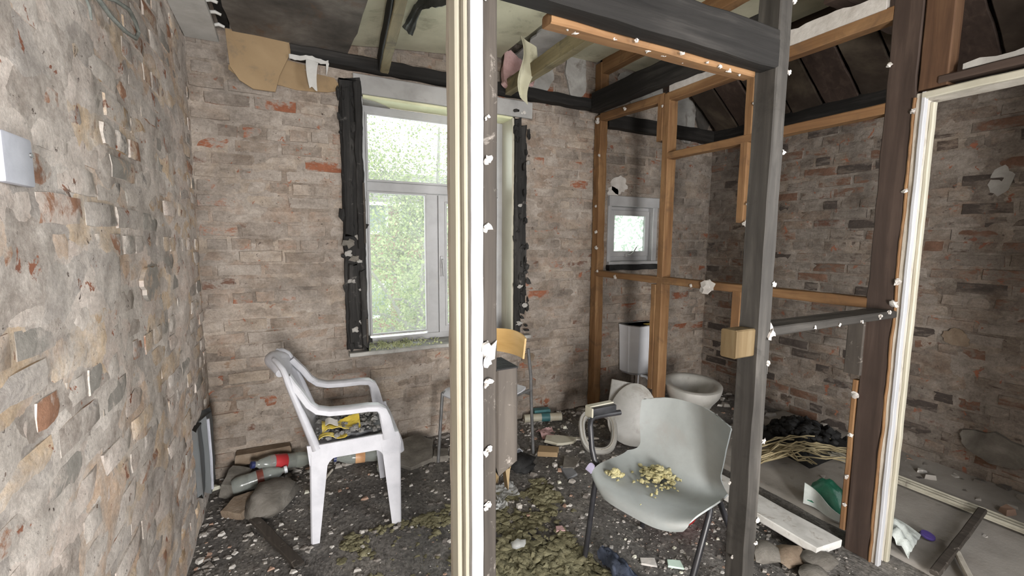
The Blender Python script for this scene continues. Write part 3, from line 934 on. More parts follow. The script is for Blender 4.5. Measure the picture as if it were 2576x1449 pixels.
# torn strips of plasterboard still nailed along the top rails
for (ya, yb, z0, hgt, sd) in ((1.55, 2.10, 2.272, 0.05, 1), (0.985, 1.42, 2.272, 0.075, 2)):
    mb = MB()
    n = 14
    pts = [(ya + (yb - ya) * i / n, z0) for i in range(n + 1)]
    top = [(y, z0 + hgt * (1 - 0.45 * (abs(fbm((y * 9, sd, 0), 1, sd, 2))))) for (y, z) in pts]
    M = Matrix(((0, 0, 1, XP - 0.004), (1, 0, 0, 0), (0, 1, 0, 0), (0, 0, 0, 1)))
    mb.prism(pts + top[::-1], 0.03, M)
    obj('plasterboard_strip', mb, M_PLAS, part)['label'] = 'torn white plasterboard strip'
lump((XP - 0.012, 1.735, 1.093), 0.055, 4, part, sq=(0.4, 1.25, 0.85))
for (y, z, r) in ((1.86, 1.09, 0.014), (2.55, 1.09, 0.018), (2.76, 1.12, 0.016), (2.785, 1.30, 0.022), (2.79, 1.42, 0.018), (2.80, 1.62, 0.016), (2.775, 2.0, 0.016), (2.5, 2.27, 0.018), (2.80, 2.26, 0.03), (2.15, 2.2, 0.012), (1.52, 2.05, 0.014), (1.52, 1.55, 0.014), (1.53, 1.45, 0.02), (0.968, 0.70, 0.02), (0.972, 0.52, 0.014), (0.972, 0.33, 0.014), (0.97, 0.20, 0.012), (0.865, 1.11, 0.022), (0.86, 1.20, 0.018), (0.865, 1.55, 0.012), (0.865, 1.85, 0.014), (0.955, 2.05, 0.014)):
    lump((XP - 0.006, y, z), r, y * 10 + z, part, M_NAIL, 'plaster_lump', (0.7, 1, 1))

# front partition: header beam, door post, rail
front = thing('front_partition', (1.32, 0.89, 0), 'charred door post with black header beam across the top and a rail at its side, right of the grey shell chair', 'partition')
F = lambda nm, mn, mx, ax, m=M_CHAR, **k: obj(nm, tim(mn, mx, ax, **k), m[ax], front, smooth=35)
F('post', (1.294, Y0, 0.0), (1.350, 0.921, 2.66), 'z', M_SMOKE, jit=0.002)
F('header', (0.402, Y0, 1.856), (1.30, 0.905, 1.962), 'x', M_CHAR, jit=0.003)
F('header_batten', (0.56, 0.907, 1.844), (1.28, 0.95, 1.872), 'x', M_PINE)
F('rail', (1.345, 0.856, 1.052), (2.165, 0.945, 1.082), 'x', M_SMOKE)
b = F('stub_block', (1.205, 0.862, 0.995), (1.293, 0.915, 1.083), 'x', M_ENDGRAIN if isinstance(M_ENDGRAIN, dict) else {'x': M_ENDGRAIN}, jit=0.002)
b['label'] = 'freshly cut pale timber block'
F('packer', (1.345, 0.868, 0.925), (1.382, 0.918, 1.05), 'z', M_SMOKE)
F('packer', (1.345, 0.878, 0.05), (1.368, 0.922, 0.60), 'z', M_PINE)
for (x, y, z, r) in ((1.352, 0.852, 1.066, 0.03), (1.348, 0.848, 0.97, 0.012), (1.348, 0.848, 1.22, 0.012), (1.35, 0.848, 0.71, 0.012), (1.347, 0.848, 0.44, 0.013), (1.346, 0.848, 0.36, 0.01), (1.29, 0.915, 0.55, 0.007), (1.29, 0.89, 0.30, 0.008), (1.35, 0.848, 1.62, 0.009), (1.35, 0.848, 1.85, 0.01), (1.355, 0.85, 2.05, 0.012),
                     (1.6, 0.853, 1.062, 0.009), (1.75, 0.853, 1.06, 0.009), (1.9, 0.853, 1.06, 0.010), (2.03, 0.853, 1.07, 0.012), (2.1, 0.853, 1.08, 0.012)):
    lump((x, y, z), r, x * 7 + z, front, M_NAIL if r < 0.02 else M_PLAS, sq=(1, 0.6, 1))
for k in range(13):
    rr = random.Random(k)
    lump((0.60 + 0.052 * k + rr.uniform(-0.02, 0.02), 0.885 + rr.uniform(0, 0.05), 1.846), rr.uniform(0.005, 0.011), k, front, M_NAIL, sq=(1.2, 1, 0.6))
# doorway with the white lining, nearest to the camera
door1 = setting('door_1', (0.385, 0.90, 0))
D1 = lambda nm, mb, m, **k: obj(nm, mb, m, door1, smooth=35, **k)
D1('stud', tim((0.367, 0.855, 0), (0.4015, 0.955, 2.45), 'z', jit=0.0025), M_GREYW['z'])
D1('lining', tim((0.343, 0.853, 0), (0.366, 0.985, 2.2), 'z', jit=0.0004, seg=0.04), M_WHITE)
D1('lining_edge', tim((0.3395, 0.8475, 0), (0.3665, 0.856, 2.2), 'z', jit=0.0009, seg=0.02, bev=0.002), M_WHITE)
D1('door_stop', tim((0.328, 0.905, 0), (0.345, 0.948, 2.2), 'z', jit=0.0004, seg=0.04), M_CREAM)
D1('door_stop', tim((0.3345, 0.872, 0), (0.3445, 0.893, 2.2), 'z', jit=0.0004, seg=0.04), M_CREAM)
D1('lining_edge', tim((0.338, 0.980, 0), (0.364, 0.992, 2.2), 'z', jit=0.0022, seg=0.03), M_BARE)
st = tim((0.402, 0.856, 0.815), (0.455, 0.950, 1.066), 'z', jit=0.003, rag=(0.055, 0), seed=5.3)
D1('broken_stub', st, M_GREYW['z'])['label'] = 'split grey timber stub with a burnt top'
D1('burnt_top', tim((0.402, 0.858, 1.064), (0.455, 0.948, 1.069), 'x', jit=0.001), M_BLACK)
mb = MB()
for k in range(9):
    rr = random.Random(k + 5)
    a = rr.uniform(0.405, 0.44)
    mb.prism([(a, 0.83), (a + rr.uniform(0.006, 0.014), 0.83), (a + rr.uniform(0.0, 0.01), 0.815 - rr.uniform(0.005, 0.04))], 0.02, Matrix(((1, 0, 0, 0), (0, 0, 1, 0.862 + 0.008 * k), (0, 1, 0, 0), (0, 0, 0, 1))))
D1('splinters', mb, M_ENDGRAIN, kind='stuff')
lump((0.376, 0.848, 1.115), 0.026, 3, door1, M_PLAS, sq=(0.75, 0.5, 1.5))
lump((0.374, 0.842, 1.10), 0.017, 9, door1, M_WHITE, sq=(0.7, 0.4, 1.5))
for (z, r) in ((1.83, 0.010), (1.515, 0.012), (1.378, 0.011), (1.047, 0.012), (0.895, 0.012), (0.765, 0.011), (1.60, 0.006)):
    lump((0.3775, 0.849, z), r, z * 9, door1, M_NAIL, sq=(1.1, 0.6, 0.8))
    lump((0.371, 0.846, z - 0.006), r * 0.6, z * 7, door1, M_PLAS, sq=(1, 0.8, 1.2))

# doorway into the cubicle on the right
door2 = setting('door_2', (2.2, 0.6, 0))
D2 = lambda nm, mb, m, **k: obj(nm, mb, m, door2, smooth=35, **k)
D2('jamb', tim((XP + 0.004, 0.840, 0), (XP + 0.115, 0.864, 1.915), 'z', jit=0.002), M_BARE)
D2('jamb_edge', tim((XP - 0.004, 0.831, 0), (XP + 0.022, 0.8435, 1.915), 'z', jit=0.0012, seg=0.03, bev=0.002), M_WHITE)
D2('door_stop', tim((XP + 0.06, 0.826, 0), (XP + 0.085, 0.842, 1.885), 'z', jit=0.0015, seg=0.03), M_CREAM)
D2('head', tim((XP + 0.004, 0.05, 1.893), (XP + 0.115, 0.842, 1.918), 'y', jit=0.002), M_BARE)
D2('head_edge', tim((XP - 0.004, 0.05, 1.891), (XP + 0.014, 0.842, 1.917), 'y', jit=0.002, seg=0.03), M_CREAM)
D2('gap_shadow_strip', tim((XP - 0.002, 0.05, 1.935), (XP + 0.05, 0.80, 1.962), 'y', jit=0.004), M_DARKW['y'])  # dark strip standing for the shadow in the gap above the head
mb = MB()
pts = [(0.74 - 0.042 * i, 1.966) for i in range(13)]
top = [(y, 1.985 + 0.055 * max(0, (i - 3) / 9) + 0.012 * fbm((i, 0, 0), 1.3, 3, 2)) for i, (y, z) in enumerate(pts)]
mb.prism(pts + top[::-1], 0.025, Matrix(((0, 0, 1, XP + 0.01), (1, 0, 0, 0), (0, 1, 0, 0), (0, 0, 0, 1))))
D2('torn_plasterboard', mb, M_GPLAS)
D2('orange_edge', tim((XP - 0.006, 0.8595, 0), (XP + 0.01, 0.868, 1.9), 'z', jit=0.004, seg=0.03), M_PINE['z'])

# ------------------------------------------------------------------ ceiling: plates, joists, boards
wp = obj('wall_plate', tim((0.07, 2.785, 2.335), (2.14, 2.855, 2.405), 'x', jit=0.008, seg=0.06), M_CHAR['x'], smooth=35, loc=(1.1, 2.82, 2.335))
tag(wp, 'long burnt black wall plate above the large window', 'beam')
wp = obj('wall_plate', tim((2.25, 2.785, 2.225), (3.49, 2.855, 2.325), 'x', jit=0.008), M_CHAR['x'], smooth=35, loc=(2.9, 2.82, 2.225))
tag(wp, 'black wall plate above the small toilet window', 'beam')
wp = obj('wall_plate', tim((3.42, 0.3, 2.20), (3.492, 2.78, 2.33), 'y', jit=0.008), M_CHAR['y'], smooth=35, loc=(3.45, 1.6, 2.2))
tag(wp, 'black wall plate along the top of the right brick wall', 'beam')
j = obj('ceiling_joist', tim((2.075, 1.45, 2.305), (2.150, 2.78, 2.445), 'y', jit=0.006), M_CHAR['y'], smooth=35, loc=(2.1, 2.1, 2.305))
tag(j, 'burnt black ceiling joist running alongside the cubicle top rail', 'beam')
j = obj('ceiling_joist', skew(tim((0.540, 0.97, 2.335), (0.592, 2.80, 2.43), 'y', jit=0.004), 1, 2.78, (0.115, 0, 0)), M_YELW['y'], smooth=35, loc=(0.5, 1.9, 2.335))
tag(j, 'dull yellow ceiling joist above the large window, with torn black felt hanging by it', 'beam')
obj('dark_face', skew(tim((0.528, 0.97, 2.338), (0.541, 2.79, 2.43), 'y', jit=0.003), 1, 2.78, (0.115, 0, 0)), M_CHAR['y'], j, smooth=35)  # left side darker than the yellow underside
j2 = obj('ceiling_joist', tim((1.365, 0.97, 2.333), (1.418, 2.80, 2.425), 'y', jit=0.004), M_YELW['y'], smooth=35, loc=(1.39, 1.9, 2.333))
tag(j2, 'pale brown ceiling joist right of the white door lining, sloping up in the picture', 'beam')
r_ = obj('rafter', skew(tim((2.165, 1.0, 2.60), (2.235, 2.78, 2.70), 'y'), 1, 2.78, (0.02, 0, 0.0)), M_PINE['y'], smooth=35, loc=(2.2, 1.9, 2.6))
tag(r_, 'orange-brown rafter above the cubicle frame, meeting a short post at the far wall', 'beam')
r_ = obj('rafter', tim((1.72, 0.7, 2.60), (1.77, 2.78, 2.70), 'y'), M_PINE['y'], smooth=35, loc=(1.75, 1.7, 2.6))
tag(r_, 'brown rafter under the cream roof boards, glimpsed above the black header beam', 'beam')
r_ = obj('rafter', tim((2.85, 0.3, 2.58), (2.91, 2.84, 2.71), 'y', jit=0.006), M_DARKW['y'], smooth=35, loc=(2.88, 1.6, 2.58))
tag(r_, 'dark burnt rafter over the toilet cubicle', 'beam')
r_ = obj('rafter', tim((3.22, 0.3, 2.58), (3.28, 2.84, 2.71), 'y', jit=0.006), M_CHAR['y'], smooth=35, loc=(3.25, 1.6, 2.58))
tag(r_, 'black rafter over the cubicle, nearest to the right brick wall', 'beam')
r_ = obj('cross_beam', tim((2.26, 1.20, 2.44), (3.49, 1.28, 2.56), 'x', jit=0.008), M_DARKW['x'], smooth=35, loc=(2.9, 1.24, 2.44))
tag(r_, 'dark cross beam in the burnt roof space over the cubicle', 'beam')

# ceiling sheets
def sheet(name, x0, x1, y0, y1, z, m, label, seed, edge=0.02, t=0.012, wob=0.006, slope=0.0):
    n = 26
    mb = MB()

    def fn(a, b):
        ex = edge * fbm((b * 6, seed, 1), 1.5, seed, 3)
        ey = edge * fbm((a * 6, seed, 2), 1.5, seed + 2, 3)
        x = x0 + (x1 - x0) * a + ex * (1 if a > 0.5 else -1)
        y = y0 + (y1 - y0) * b + ey * (0.4 if b > 0.5 else -0.4)
        return (x, y, z + slope * (x - x0) + wob * fbm((x, y, 0), 3, seed, 3))
    mb.sheet(fn, n, n, t)
    return tag(obj(name, mb, m, smooth=40, loc=((x0 + x1) / 2, (y0 + y1) / 2, z)), label, 'ceiling board')


sheet('ceiling_board', -0.205, 0.375, 0.95, 2.82, 2.425, M_SOOT, 'sooty mottled ceiling board at the top left, over the white armchair', 3, 0.012)
sheet('roof_board', 0.36, 1.34, 0.9, 2.82, 2.475, M_CREAMB, 'cream roof insulation board with a torn left edge, above the large window', 6, 0.02, slope=0.11)
sheet('roof_board', 1.45, 2.16, 0.9, 2.845, 2.705, M_CREAMB, 'cream roof board between the rafters left of the cubicle frame', 9, 0.01, 0.01)
sheet('roof_board', 2.24, 2.84, 0.6, 2.845, 2.707, M_CREAMB, 'cream streaked roof board right of the orange rafter', 11, 0.01, 0.01)
# hanging torn white plasterboard near the white lining
sheet('plasterboard', 1.43, 1.80, 2.0, 2.80, 2.60, M_LEDGE, 'cracked pale plasterboard sheet under the roof, right of the white door lining', 15, 0.03, 0.012, 0.02, 0.12)
sheet('plaster_ledge', -0.405, -0.262, 0.2, 2.845, 2.385, M_LEDGE, 'pale plaster ceiling remnant along the top of the left brick wall', 21, 0.006, 0.022, 0.004)
void_strip = obj('dark_void_strip', MB().box((-0.255, 0.2, 2.44), (-0.21, 2.84, 2.47)), M_BLACK, smooth=None, kind='structure')  # black strip painted in for the darkness above the ceiling gap
for k, y in enumerate((2.72, 2.58, 2.46, 2.35, 2.24)):
    mb = MB().tube([(-0.27, y, 2.395), (-0.245, y - 0.006, 2.40), (-0.222, y - 0.004, 2.392)], [0.008, 0.010, 0.006], 8)
    mb.rough(0.003, 30, k)
    tag(obj('plaster_nib', mb, M_LEDGE, smooth=50, loc=(-0.245, y, 2.39)), ('plaster nib at the far end of the black ceiling gap, top left', 'second plaster nib from the far wall in the black ceiling gap', 'middle one of the five plaster nibs in the black ceiling gap', 'fourth plaster nib from the far wall in the black ceiling gap', 'nearest plaster nib in the black ceiling gap, at the top edge')[k], 'plaster', 'plaster nibs along the ceiling gap')

# hanging browned board against the far wall
mb = MB()
outl = [(-0.228, 2.425), (0.065, 2.415), (0.072, 2.36), (0.045, 2.30), (0.012, 2.225), (-0.012, 2.135), (-0.115, 2.135), (-0.175, 2.17), (-0.215, 2.235), (-0.222, 2.33)]
M = Matrix(((1, 0, 0, 0), (0, 0.10, 1, 2.80 - 0.235), (0, 1, 0, 0), (0, 0, 0, 1)))
mb.prism(outl, 0.008, M)
tag(obj('hanging_board', mb, M_TAN, loc=(-0.08, 2.8, 2.42)), 'tan hardboard scrap hanging from the ceiling against the far brick wall', 'board')
mb = MB()
mb.sheet(lambda a, b: (0.06 + 0.20 * a, 2.775 + 0.012 * math.sin(a * 9), 2.34 - 0.022 * b - 0.008 * fbm((a * 5, b, 0), 2, 4, 2) + 0.004 * a), 14, 3, 0.006)
mb.sheet(lambda a, b: (0.145 + 0.06 * a - 0.02 * b + 0.03 * b * b - 0.02 * a * b, 2.765 - 0.02 * math.sin(b * 3), 2.325 - 0.15 * b + 0.01 * math.sin(a * 5)), 6, 10, 0.004)
mb.sheet(lambda a, b: (0.245 + 0.016 * a * (1 - b), 2.77, 2.325 - 0.07 * b), 2, 6, 0.003)
tag(obj('torn_paper', mb, M_LEDGE, smooth=50, loc=(0.15, 2.77, 2.33)), 'torn white lining paper dangling below the black wall plate, left of the large window', 'paper')
# felt by the first joist
mb = MB()
mb.sheet(lambda a, b: (0.60 + 0.035 * b + 0.02 * math.sin(a * 7) * b, 1.75 + 0.72 * a - 0.12 * b * math.sin(a * 3), 2.47 - 0.13 * b * (0.35 + 0.65 * math.sin(PI * min(1, a * 1.25 + 0.12))) + 0.012 * fbm((a * 6, b * 3, 0), 1.3, 5, 3)), 24, 10, 0.005)
tag(obj('roofing_felt', mb, M_DARKFELT, smooth=60, loc=(0.62, 2.1, 2.47)), 'scorched black roofing felt hanging beside the yellow joist', 'felt')
# shreds by the white lining
mb = MB()
mb.sheet(lambda a, b: (1.30 + 0.10 * a - 0.05 * a * b + 0.02 * math.sin(b * 6), 2.45 + 0.02 * math.sin(a * 4), 2.56 - 0.34 * b - 0.05 * a * a), 8, 14, 0.006)
tag(obj('hanging_board_strip', mb, M_CREAMB, smooth=50, loc=(1.34, 2.45, 2.5)), 'ragged cream board strip hanging just right of the white door lining', 'board')
mb = MB().sheet(lambda a, b: (1.34 + 0.20 * a, 2.74 + 0.03 * math.sin(a * 4 + b * 3), 2.38 + 0.22 * b * (1 - 0.5 * a) + 0.02 * fbm((a * 4, b * 4, 0), 1.5, 2, 3)), 12, 10, 0.03)
tag(obj('insulation_scrap', mb, M_PINK, smooth=60, loc=(1.42, 2.75, 2.4)), 'pink insulation scrap behind the pale joist, right of the white door lining', 'insulation')
mb = MB().tube([(1.75, 1.65, 2.62), (1.745, 1.66, 2.52), (1.75, 1.64, 2.42), (1.748, 1.655, 2.36)], [0.004, 0.007, 0.004, 0.010], 7)
mb.tube([(1.748, 1.655, 2.42), (1.72, 1.67, 2.37)], [0.004, 0.008], 6).rough(0.006, 25, 2)
tag(obj('hanging_shred', mb, M_CREAMB, smooth=60, loc=(1.75, 1.65, 2.62)), 'thin pale shred dangling below the black header beam', 'debris')
mb = MB().blob((1.62, 1.98, 2.57), (0.08, 0.07, 0.07), 3, 0.5, 3)
tag(obj('charred_lump', mb, M_BLACK, smooth=60, loc=(1.62, 1.98, 2.57)), 'burnt black lump under the roof behind the header beam', 'debris')
mb = MB().lathe([(0.001, 0), (0.075, 0), (0.085, 0.006), (0.085, 0.02), (0.001, 0.024)], 24, place((2.75, 1.62, 2.55), 160, 0, 30), caps=False)
tag(obj('vent_disc', mb, M_GPLAS, smooth=40, loc=(2.75, 1.62, 2.55)), 'round grey vent disc in the burnt roof over the cubicle', 'vent')

# dark boards added to stand for the dark void above the right wall
for k in range(12):
    y = 0.12 + k * 0.222
    mb = tim((0.0, 0.0, 0.0), (0.70, 0.205, 0.018), 'x', jit=0.006, rag=(0.02, 0.03), seed=k + 0.5)
    o = obj('dark_void_board', MBx(mb, place((2.93, y, 2.70), 0, 38, 0)), (M_ROOFB, M_DARKW['x'], M_ROOFB)[k % 3], ceiling, smooth=35)


# ------------------------------------------------------------------ windows
def ring(x0, x1, z0, z1, w, ya, yb, e=0.004):
    mb = MB()
    mb.bbox((x0, ya, z0), (x0 + w, yb, z1), e).bbox((x1 - w, ya, z0), (x1, yb, z1), e)
    mb.bbox((x0 + w - 0.002, ya, z1 - w), (x1 - w + 0.002, yb, z1), e).bbox((x0 + w - 0.002, ya, z0), (x1 - w + 0.002, yb, z0 + w), e)
    return mb


def bead(x0, x1, z0, z1, y, w=0.014):
    return ring(x0 - w, x1 + w, z0 - w, z1 + w, w, y - 0.01, y + 0.004, 0.003)


win1 = setting('window_1', (0.95, 3.0, 0.66))
W = lambda nm, mb, m, **k: obj(nm, mb, m, win1, **k)
mb = ring(0.437, 1.455, 0.655, 2.195, 0.044, 3.0, 3.065)
W('window_frame', mb, M_UPVC)
W('transom', MB().bbox((0.481, 3.0, 1.664), (1.411, 3.065, 1.724), 0.006), M_UPVC)
W('mullion', MB().bbox((0.872, 3.0, 0.699), (0.952, 3.065, 1.664), 0.006), M_UPVC)
W('sash', ring(0.952, 1.411, 0.70, 1.660, 0.046, 2.986, 3.05), M_UPVC)
for (a, b_, c_, d_, y) in ((0.481, 1.411, 1.724, 2.151, 3.0), (0.481, 0.872, 0.715, 1.664, 3.0), (0.998, 1.365, 0.746, 1.614, 2.988)):
    W('glazing_bead', bead(a + 0.014, b_ - 0.014, c_ + 0.014, d_ - 0.014, y + 0.004), M_UPVC)
    W('pane', MB().box((a, y + 0.024, c_), (b_, y + 0.030, d_)), M_GLASS)
W('handle', MB().bbox((0.962, 2.975, 1.16), (0.982, 2.988, 1.24), 0.003).tube([(0.972, 2.978, 1.215), (0.970, 2.955, 1.213), (0.972, 2.950, 1.18), (0.976, 2.952, 1.10)], [0.007, 0.008, 0.008, 0.006], 8), M_UPVC)
W('sill', tim((0.322, 2.785, 0.636), (1.585, 2.999, 0.661), 'x', jit=0.002), M_SILL, smooth=35)
W('soffit', tim((0.45, 2.852, 2.195), (1.455, 3.0, 2.213), 'x', jit=0.001), M_SOFFIT, smooth=35)
mb = MB().prism([(0.452, 2.998), (0.452, 2.87), (0.53, 2.90), (0.60, 2.955), (0.64, 2.998)], -0.004, Matrix.Translation((0, 0, 2.1945)))
W('torn_soffit', mb, M_GPLAS)
W('reveal', MB().bbox((1.4445, 2.838, 0.66), (1.462, 3.0, 2.20), 0.002), M_CREAM)
W('reveal', MB().bbox((0.432, 2.846, 0.66), (0.446, 3.0, 2.20), 0.002), M_UPVC)
lin = tim((0.395, 2.832, 2.212), (1.60, 2.866, 2.322), 'x', jit=0.003)
W('lintel_board', lin, M_GPAINT, smooth=35)
W('lintel_screw', MB().lathe([(0.0005, 0), (0.012, 0), (0.012, 0.006), (0.0005, 0.008)], 12, place((1.535, 2.834, 2.245), 90, 0, 0)).lathe([(0.0005, 0), (0.007, 0), (0.007, 0.006), (0.0005, 0.008)], 12, place((1.515, 2.834, 2.238), 90, 0, 0)), M_NAIL)

# charred boards at the sides of the window
for (x0, x1, y0, y1, z0, z1) in ((0.314, 0.438, 2.828, 2.866, 0.66, 2.30), (0.322, 0.372, 2.808, 2.83, 1.36, 2.24), (0.330, 0.385, 2.812, 2.83, 0.70, 1.22), (0.392, 0.434, 2.80, 2.83, 1.28, 2.28), (0.398, 0.436, 2.802, 2.83, 0.66, 1.18), (1.462, 1.515, 2.825, 2.862, 0.66, 2.21), (1.512, 1.565, 2.84, 2.862, 0.80, 2.18)):
    W('charred_jamb', tim((x0, y0, z0), (x1, y1, z1), 'z', jit=0.007, seg=0.022, rag=(0.05, 0.04)), M_CHARJ['z'], smooth=35)
mb = MB()
rn = random.Random(77)
for k in range(90):
    x = rn.choice((rn.uniform(0.305, 0.44), rn.uniform(1.46, 1.575)))
    mb.blob((x, 2.822 + rn.uniform(-0.008, 0.012), rn.uniform(0.68, 2.25)), (rn.uniform(0.006, 0.02), 0.012, rn.uniform(0.01, 0.04)), 1, 0.9, k)
W('char_flakes', mb, M_CHARJ['z'], kind='stuff')
for (x, z, r) in ((0.345, 1.33, 0.045), (0.40, 1.36, 0.03), (0.37, 1.24, 0.038), (0.335, 1.27, 0.03), (0.395, 1.22, 0.022), (0.35, 1.10, 0.028), (0.405, 1.05, 0.02), (0.36, 0.80, 0.03), (0.40, 0.85, 0.022), (1.50, 1.02, 0.025), (1.545, 0.88, 0.03), (1.50, 1.60, 0.02), (1.56, 1.90, 0.025), (1.50, 0.75, 0.03)):
    lump((x, 2.815, z), r, x * 9 + z, win1, M_GPLAS if r < 0.035 else M_STONE, 'mortar_lump', (1.1, 0.45, 0.8))
for (x, z0, z1) in ((0.425, 1.30, 1.72), (0.425, 0.70, 0.90)):
    W('bare_sliver', tim((x, 2.793, z0), (x + 0.012, 2.802, z1), 'z', jit=0.004, seg=0.03, rag=(0.05, 0.08)), M_GREYW['z'], smooth=35)
mb = MB()
rn = random.Random(4)
for k in range(130):
    x, y = rn.gauss(0.60, 0.10), rn.uniform(2.80, 2.96)
    x = min(max(x, 0.44), 0.95)
    a = rn.uniform(0, 2 * PI)
    L = rn.uniform(0.015, 0.05)
    mb.tube([(x, y, 0.662), (x + math.cos(a) * L * 0.5, y + math.sin(a) * L * 0.4, 0.662 + rn.uniform(0.008, 0.03)), (x + math.cos(a) * L, y + math.sin(a) * L * 0.7, 0.668 + rn.uniform(0, 0.02))], [0.002, 0.002, 0.001], 4, caps=False)
for k in range(60):
    mb.blob((rn.uniform(0.44, 0.95), rn.uniform(2.80, 2.98), 0.664), rn.uniform(0.003, 0.009), 1, 0.5, k)
o = tag(obj('sill_weeds', mb, M_WEED, loc=(0.6, 2.88, 0.66), kind='stuff'), 'dry weeds and crumbs scattered on the window sill', 'weeds')

win2 = setting('window_2', (2.59, 2.9, 1.17))
W = lambda nm, mb, m, **k: obj(nm, mb, m, win2, **k)
W('head_box', tim((2.318, 2.835, 1.632), (2.852, 2.93, 1.716), 'x', jit=0.0015), M_UPVC, smooth=35)
W('reveal', tim((2.800, 2.845, 1.175), (2.852, 2.93, 1.635), 'z', jit=0.0015), M_UPVC, smooth=35)
W('reveal', tim((2.318, 2.845, 1.175), (2.352, 2.93, 1.635), 'z', jit=0.0015), M_UPVC, smooth=35)
W('window_frame', ring(2.345, 2.835, 1.185, 1.645, 0.05, 2.905, 2.97), M_UPVC)
W('sash', ring(2.372, 2.792, 1.226, 1.606, 0.034, 2.885, 2.95), M_UPVC)
W('glazing_bead', bead(2.416, 2.748, 1.270, 1.562, 2.893, 0.012), M_UPVC)
W('pane', MB().box((2.40, 2.915, 1.258), (2.76, 2.921, 1.575)), M_OBSC)
W('stay_handle', MB().bbox((2.53, 2.868, 1.222), (2.575, 2.886, 1.246), 0.003).tube([(2.55, 2.868, 1.236), (2.58, 2.862, 1.240), (2.61, 2.862, 1.262), (2.645, 2.865, 1.305)], [0.008, 0.008, 0.006, 0.004], 8), M_UPVC, smooth=40)
W('sill', tim((2.318, 2.825, 1.160), (2.852, 2.93, 1.186), 'x', jit=0.003, seg=0.03), M_UPVC, smooth=35)
W('sill_ledge', tim((2.318, 2.815, 1.115), (2.845, 2.862, 1.160), 'x', jit=0.006, seg=0.03), M_BLACK, smooth=35)

# ------------------------------------------------------------------ left wall fittings
t_ = thing('wall_plate_socket', (XL, 1.06, 1.48), 'grey blank metal plate screwed to the left brick wall at the picture edge', 'plate')
obj('plate', MB().bbox((XL + 0.006, 1.00, 1.437), (XL + 0.022, 1.096, 1.52), 0.006), M_PLATE, t_, smooth=40)
obj('screw', MB().lathe([(0.0005, 0), (0.005, 0), (0.004, 0.003), (0.0005, 0.0035)], 10, place((XL + 0.021, 1.085, 1.492), 0, 90, 0)), M_GTUBE, t_)
obj('back_box', MB().box((XL - 0.012, 1.01, 1.447), (XL + 0.008, 1.088, 1.51)), M_GTUBE, t_)
mb = MB().tube([(XL + 0.004, 1.36, 1.90), (XL + 0.02, 1.42, 1.915), (XL + 0.05, 1.52, 1.95), (XL + 0.055, 1.63, 1.975), (XL + 0.05, 1.71, 1.975), (XL + 0.05, 1.735, 1.955), (XL + 0.05, 1.70, 1.925), (XL + 0.05, 1.60, 1.905), (XL + 0.04, 1.52, 1.91), (XL + 0.03, 1.45, 1.93), (XL + 0.004, 1.38, 1.96)], 0.0055, 8)
mb.tube([(XL + 0.02, 1.42, 1.915), (XL + 0.03, 1.415, 1.88), (XL + 0.03, 1.42, 1.855)], 0.003, 6)
tag(obj('loose_cable', mb, M_CABLE, smooth=60, loc=(XL, 1.5, 1.93)), 'loop of loose grey cable sticking out high on the left brick wall', 'cable')
t_ = thing('boxing', (XL, 2.56, 0.1), 'dented blue-grey metal boxing at the foot of the left wall, by the corner', 'trunking')
obj('cover', tim((XL - 0.004, 2.47, 0.115), (XL + 0.045, 2.60, 0.52), 'z', jit=0.006, seg=0.04, rag=(0.03, 0.05)), M_TRUNK, t_, smooth=35)
obj('side_strip', tim((XL - 0.004, 2.36, 0.15), (XL + 0.022, 2.468, 0.50), 'z', jit=0.006, seg=0.04, rag=(0.04, 0.05)), M_TRUNK, t_, smooth=35)
obj('rim', MB().tube([(XL + 0.046, 2.474, 0.14), (XL + 0.048, 2.475, 0.30), (XL + 0.046, 2.474, 0.49)], 0.006, 6).rough(0.003, 20, 3), M_PLATE, t_)

# ------------------------------------------------------------------ white plastic armchair
ch = thing('plastic_armchair', (0.20, 2.23, 0), 'dusty white moulded plastic garden armchair by the left wall, with rubbish on its seat', 'chair')
YN, YR = 2.015, 2.445           # near and far side of the chair
C = lambda nm, mb, m=M_CHAIRW, **k: obj(nm, mb, m, ch, smooth=38, **k)


def leg(y, sgn, top, foot, flange):
    """tapering L-section leg: a side web and a flange at right angles to it"""
    mb = MB()
    n = 8
    fl = flange * sgn * -1
    for k in range(n + 1):
        s = k / n
        x0, x1 = top[0] + (foot[0] - top[0]) * s, top[1] + (foot[1] - top[1]) * s
        z = 0.425 * (1 - s)
        w = 0.012
        yo = y - sgn * 0.018 * s * -1
        edge = x1 if flange > 0 else x0
        d = -0.055 * sgn * (1 - 0.45 * s)
        q = -w * sgn
        if flange > 0:
            sec = [(x0, yo), (x1 - 0.006, yo), (x1, yo + q * 0.6), (x1, yo + d), (x1 - w, yo + d), (x1 - w, yo + q), (x0, yo + q)]
        else:
            sec = [(x1, yo), (x0 + 0.006, yo), (x0, yo + q * 0.6), (x0, yo + d), (x0 + w, yo + d), (x0 + w, yo + q), (x1, yo + q)]
        for (a, b) in sec:
            mb.v.append((a, b, z))
    m = 7
    for k in range(n):
        for i in range(m):
            mb.f.append((k * m + i, k * m + (i + 1) % m, (k + 1) * m + (i + 1) % m, (k + 1) * m + i))
    mb.f.append(tuple(range(m)))
    mb.f.append(tuple(n * m + i for i in range(m)))
    return mb


for (y, s) in ((YN, -1), (YR, 1)):
    C('leg', leg(y, s, (0.032, 0.112), (0.022, 0.058), -1))
    C('leg', leg(y, s, (0.335, 0.425), (0.375, 0.418), 1))
